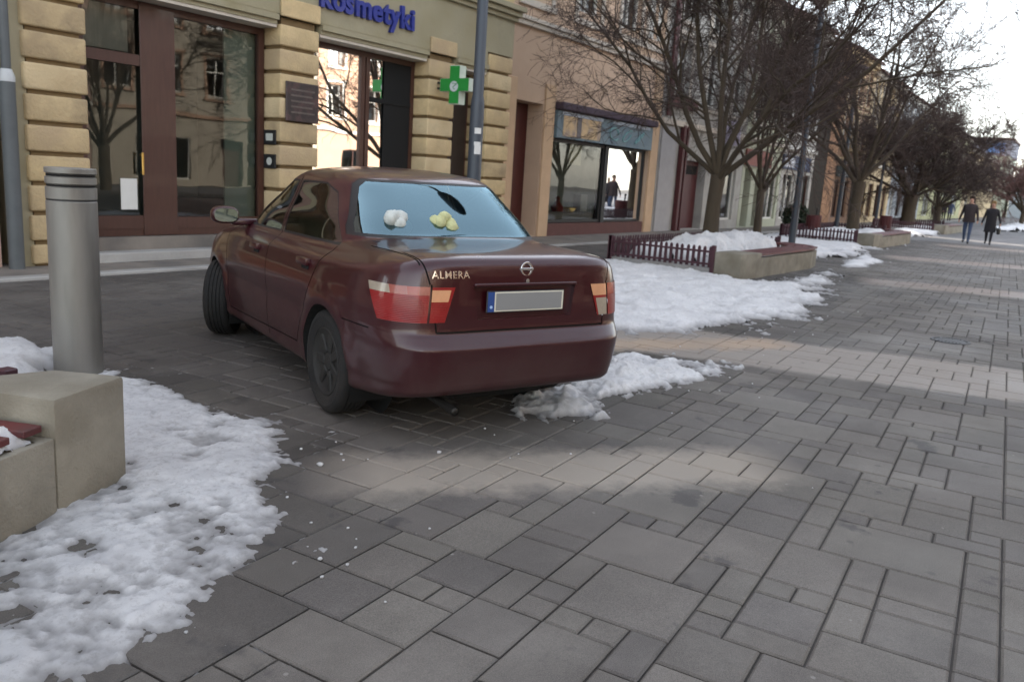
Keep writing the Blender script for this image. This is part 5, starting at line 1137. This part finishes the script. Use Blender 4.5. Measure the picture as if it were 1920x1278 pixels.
def tubes_mesh(name, lst, m, sides):
    V = []; F = []; n0 = 0
    for pts, rs, lev in lst:
        s = sides(lev); ang = np.arange(s) * 2 * np.pi / s; d = np.gradient(pts, axis=0); d /= np.linalg.norm(d, axis=1)[:, None] + 1e-9
        a = np.cross(d, [.31, .2, .93]); a /= np.linalg.norm(a, axis=1)[:, None] + 1e-9; b = np.cross(d, a)
        ring = pts[:, None] + (a[:, None] * np.cos(ang)[None, :, None] + b[:, None] * np.sin(ang)[None, :, None]) * rs[:, None, None]
        V.append(ring.reshape(-1, 3)); k = len(pts); i = np.arange(k - 1)[:, None] * s; j = np.arange(s)[None]; j2 = (j + 1) % s
        F.append((np.stack([i + j, i + j2, i + s + j2, i + s + j], -1) + n0).reshape(-1, 4)); n0 += k * s
    V = np.concatenate(V); F = np.concatenate(F); me = bpy.data.meshes.new(name); me.vertices.add(len(V)); me.vertices.foreach_set('co', V.astype(np.float32).ravel())
    me.loops.add(F.size); me.loops.foreach_set('vertex_index', F.astype(np.int32).ravel()); me.polygons.add(len(F)); me.polygons.foreach_set('loop_start', np.arange(0, F.size, 4, dtype=np.int32)); me.polygons.foreach_set('loop_total', np.full(len(F), 4, dtype=np.int32))
    me.polygons.foreach_set('use_smooth', np.ones(len(F), bool)); me.update(); me.materials.append(m); return me
def make_tree(lab, loc, rz=0, mt=None, **k):
    th, tn = tree_data(**k); t = thing('bare_tree', lab, 'tree', loc, rz, 'bare winter trees along the street')
    for nm, l, m, s in (('trunk', th, M_BARK, lambda v: 10 if v < 2 else 6), ('crown', tn, mt or M_TWIG, lambda v: 4 if v < 4 else 3)):
        o = bpy.data.objects.new(nm, tubes_mesh(nm, l, m, s)); COL.objects.link(o); o.parent = t
    return t
T1 = make_tree('nearest bare spreading tree, growing from the first snowy picket planter', (16.3, 6.35, .5), 0, seed=5, H=6.6, trunk_r=.155, fork=1.25, nl=10, spread=(32, 76), dens=(8, 7, 6, 4), r1=.062)
T2 = make_tree('big vase-shaped bare tree standing in the second planter, against the sky', (31.6, 7.0, .35), 0, seed=12, H=8.6, trunk_r=.21, fork=1.7, nl=8, spread=(42, 74), dens=(7, 7, 6, 3), r1=.085, rmin=.006, short=.9)
T3 = make_tree('dense low clipped tree, third along the street, dark against the far houses', (50.3, 8.3, .1), 0, seed=23, H=6.3, trunk_r=.36, fork=1.7, nl=11, spread=(14, 60), dens=(8, 8, 7, 3), r1=.11, droop=.02, rmin=.010, short=.95)
T4 = dup(T2, (24.2, 8.0, .1), 2.3, 'slim bare tree standing between the first and the second planter'); T4.scale = (.55, .55, .84)
T5 = dup(T3, (66, 9.0, 0), 1.2, 'far bare tree just behind the dense clipped tree'); T5.scale = (.7, .7, .72)
R1 = make_tree('low reddish bare tree at the far right edge, nearest of the three', (74, 4.3, 0), 0, mt=M_TWIGR, seed=31, H=5.0, trunk_r=.16, fork=1.2, nl=9, spread=(15, 60), dens=(7, 7, 6, 0), r1=.08, rmin=.018)
dup(R1, (84, 3.2, 0), 1.1, 'low reddish bare tree at the far right edge, middle of the three').scale = (1.1, 1.1, 1.1)
dup(R1, (92, 5.2, 0), 3.1, 'low reddish bare tree beyond the walking couple, farthest of the three').scale = (1.1, 1.1, 1.15)
dup(T1, (9.5, -8.5, 0), .6, 'bare tree on the opposite side, mirrored in the second stone shop window'); dup(T1, (4.0, -9.0, 0), 2.2, 'bare tree on the opposite side, mirrored in the shop door glass'); dup(T2, (17.5, -9.5, 0), 1.2, 'tall bare tree on the opposite side, mirrored in the tan house window')
# clipped evergreen bush by the second tree
def bush(lab, loc, r):
    rng = random.Random(4); bm = BM()
    for k in range(900):
        u = rng.uniform(-1, 1); a = rng.uniform(0, 6.28); q = rng.uniform(.45, 1) ** .5; s = math.sqrt(1 - u * u); c = Vector((s * math.cos(a) * r * q, s * math.sin(a) * r * q, r + u * r * q)); n = Vector((rng.gauss(0, 1), rng.gauss(0, 1), rng.gauss(0, 1))).normalized(); t = n.orthogonal().normalized() * .09; b = n.cross(t)
        bm.faces.new([bm.verts.new(c + t), bm.verts.new(c + b * .5), bm.verts.new(c - t), bm.verts.new(c - b * .5)])
    t = thing('evergreen_bush', lab, 'bush', loc); obj('foliage', bm, mat('dark_evergreen', (.022, .035, .018), .8, .4, 9), t); bm = BM(); tube(bm, [(0, 0, -.1), (0, 0, r)], .04, 8); obj('stem', bm, M_BARK, t)
bush('small dark evergreen bush in front of the houses left of the second big tree', (33.5, 9.6, .0), .55)

# ================================================================ PEOPLE
def skin_body(name, joints, edges, m_list, parent, face_mat, lv=2):
    me = bpy.data.meshes.new(name); me.from_pydata([j[0] for j in joints], edges, []); o = bpy.data.objects.new(name, me); COL.objects.link(o)
    md = o.modifiers.new('s', 'SKIN'); md.use_smooth_shade = True
    for i, j in enumerate(joints):
        sv_ = me.skin_vertices[0].data[i]; rr = j[1]; sv_.radius = rr if isinstance(rr, tuple) else (rr, rr); sv_.use_root = (i == 0)
    sb = o.modifiers.new('d', 'SUBSURF'); sb.levels = lv; sb.render_levels = lv
    bpy.context.view_layer.update(); new = bpy.data.meshes.new_from_object(o.evaluated_get(bpy.context.evaluated_depsgraph_get())); bpy.data.objects.remove(o)
    new.name = name; new.materials.clear(); [new.materials.append(x) for x in m_list]
    for p in new.polygons: p.material_index = face_mat(p.center); p.use_smooth = True
    q = bpy.data.objects.new(name, new); COL.objects.link(q); q.parent = parent; return q
M_SKIN = mat('skin', (.46, .26, .19), .6, .05, 8); M_COAT = mat('dark_winter_coat', (.022, .020, .024), .9, .2, 9); M_COAT2 = mat('brown_black_jacket', (.035, .026, .028), .85, .2, 9)
M_JEAN = mat('blue_jeans', (.06, .09, .16), .85, .2, 9); M_TROU = mat('dark_trousers', (.018, .018, .024), .85, .2, 9); M_SHOE = mat('black_shoes', (.012, .011, .011), .5, .1, 9)
def person(lab, loc, rz, H, top, legs, hair, long_hair=False, coat_low=.50, stride=.16, arms=((.20, .10), (-.20, -.05)), bag=False):
    t = thing('person', lab, 'person', loc, rz, None); k = H / 1.76
    J = []; E = []
    def j(x, y, z, r, prev=None):
        J.append(((x * k, y * k, z * k), tuple(a * k for a in r) if isinstance(r, tuple) else r * k)); i = len(J) - 1
        if prev is not None: E.append((prev, i))
        return i
    pel = j(0, 0, .96, (.15, .11)); ch = j(.01, 0, 1.20, (.155, .115), pel); sh = j(.0, 0, 1.40, (.16, .10), ch); nk = j(.01, 0, 1.50, .055, sh); hd0 = j(.025, 0, 1.58, (.068, .080), nk); hd1 = j(.02, 0, 1.68, (.070, .085), hd0)
    for s in (1, -1):
        hp = j(0, s * .09, .90, .095, pel); f = stride if s > 0 else -stride; kn = j(f * .55 + .03, s * .095, .50, .066, hp); an = j(f - (.05 if s < 0 else 0), s * .09, .10 + (.05 if s < 0 else 0), .042, kn); j(f + .12, s * .10, .035 + (.03 if s < 0 else 0), (.042, .035), an)
        so = j(0, s * .185, 1.39, .066, sh); a_ = arms[0 if s > 0 else 1]; el = j(-.02 + a_[1] * .3, s * (.185 + abs(a_[0]) * .55), 1.13, .050, so); wr = j(a_[1], s * (.185 + abs(a_[0])), .90, .036, el); pm = j(a_[1] + .02, s * (.19 + abs(a_[0])), .84, (.022, .036), wr)
        for q in range(4): 
            b0 = j(a_[1] + .045 - q * .018, s * (.19 + abs(a_[0])), .785, .0105, pm); j(a_[1] + .055 - q * .016, s * (.18 + abs(a_[0])), .755 + q * .004, .009, b0)
        th0 = j(a_[1] + .065, s * (.17 + abs(a_[0])), .83, .011, pm); j(a_[1] + .075, s * (.16 + abs(a_[0])), .80, .010, th0)
    def fm(c):
        x, y, z = c.x / k, c.y / k, c.z / k
        if z > 1.475: return 0
        if z < .87 and abs(y) > .24: return 0
        if z < .095 + (.04 if y < 0 else 0): return 3
        if z < .93 and abs(y) < .22: return 2
        return 1
    body = skin_body('body', J, E, [M_SKIN, top, legs, M_SHOE], t, fm)
    # face: nose, eyes, mouth, ears as small relief joined in one mesh
    bm = BM(); hz = 1.64 * k
    v = bmesh.ops.create_icosphere(bm, subdivisions=2, radius=.014 * k)['verts']
    for q in v: q.co = Vector((q.co.x + .108 * k, q.co.y * .8, q.co.z * 1.6 + hz - .005))
    for s in (1, -1):
        v = bmesh.ops.create_icosphere(bm, subdivisions=2, radius=.022 * k)['verts']
        for q in v: q.co = Vector((q.co.x * .5 + .02, q.co.y * .4 + s * .078 * k, q.co.z + hz))
    obj('nose_and_ears', bm, M_SKIN, body, smooth=True)
    for s in (1, -1):
        bm = BM(); v = bmesh.ops.create_icosphere(bm, subdivisions=1, radius=.010 * k)['verts']
        for q in v: q.co = Vector((q.co.x * .5 + .100 * k, q.co.y * 1.4 + s * .032 * k, q.co.z * .7 + hz + .025 * k))
        obj('eye', bm, M_DARK, body)
    bm = BM(); box(bm, .097 * k, .103 * k, -.022 * k, .022 * k, hz - .048 * k, hz - .038 * k, .002); obj('mouth', bm, mat('lips', (.35, .12, .10), .6), body)
    # coat skirt / jacket hem
    bm = BM(); rg = []
    for z, rx, ry in ((coat_low, .165, .215), (.75, .155, .205), (.95, .150, .190), (1.15, .145, .195), (1.34, .135, .215), (1.43, .105, .175), (1.49, .07, .085), (1.53, .068, .075)):
        if z < coat_low: continue
        rg.append([bm.verts.new((math.cos(2 * math.pi * i / 28) * rx * k + .008 * math.sin(i * 2.3), math.sin(2 * math.pi * i / 28) * ry * k, z * k)) for i in range(28)])
    for a, b in zip(rg, rg[1:]):
        for i in range(28): bm.faces.new((a[i], a[(i + 1) % 28], b[(i + 1) % 28], b[i]))
    obj('coat', bm, top, t, smooth=True)
    bm = BM(); v = bmesh.ops.create_icosphere(bm, subdivisions=3, radius=.105 * k)['verts']
    for q in v:
        if q.co.x > .045 * k and q.co.z < .055 * k: q.co.x = .045 * k - .01 * k
        q.co = Vector((q.co.x * .98, q.co.y * .90, q.co.z * 1.05 * (1.9 if long_hair and q.co.z < 0 else 1))) * (1 + .08 * mnoise.noise(q.co * 40)) + Vector((.005, 0, 1.685 * k))
    obj('hair', bm, hair, t, smooth=True)
    if bag:
        g = thing('handbag', 'black handbag carried at the side of the walking woman', 'handbag'); g.matrix_world = Matrix.Translation(loc) @ Matrix.Rotation(rz, 4, 'Z') @ Matrix.Translation((.05, .33 * k, .58 * k))
        bm = BM(); box(bm, -.16, .16, -.06, .06, -.12, .12, .04, seg=3); obj('pouch', bm, M_SHOE, g, smooth=True, ang=50); bm = BM(); tube(bm, [(-.12, 0, .1), (-.09, 0, .24), (0, -.01, .29), (.09, 0, .24), (.12, 0, .1)], .009, 8); obj('strap', bm, M_SHOE, g, smooth=True)
    return t
person('man in a dark jacket and blue jeans walking beside the woman up the street', (35.9, 3.80, 0), math.pi, 1.80, M_COAT2, M_JEAN, mat('brown_hair', (.05, .03, .02), .8, .2, 30), coat_low=.80, stride=.13, arms=((.12, .12), (.14, -.1)))
person('woman in a knee-length black coat walking with the man in jeans', (36.6, 3.12, 0), math.pi, 1.66, M_COAT, M_TROU, mat('blond_hair', (.30, .19, .09), .8, .2, 30), True, .52, .12, arms=((.16, .05), (.12, .08)), bag=True)
for i, (x, y, top, lb, hr) in enumerate(((74, 10.1, M_TROU, 'far walker in dark clothes, leftmost of three under the house fronts', 'brown_hair'), (75.8, 9.9, M_COAT2, 'far walker in a black-brown jacket, middle of three under the house fronts', 'blond_hair'), (77.6, 9.7, M_JEAN, 'far walker in a blue jacket, rightmost of three under the house fronts', 'brown_hair'))):
    person(lb, (x, y, .03 if y > 9.8 else 0), math.pi * (i % 2), 1.72, top, M_TROU, MATS[hr], False, .7, .1)
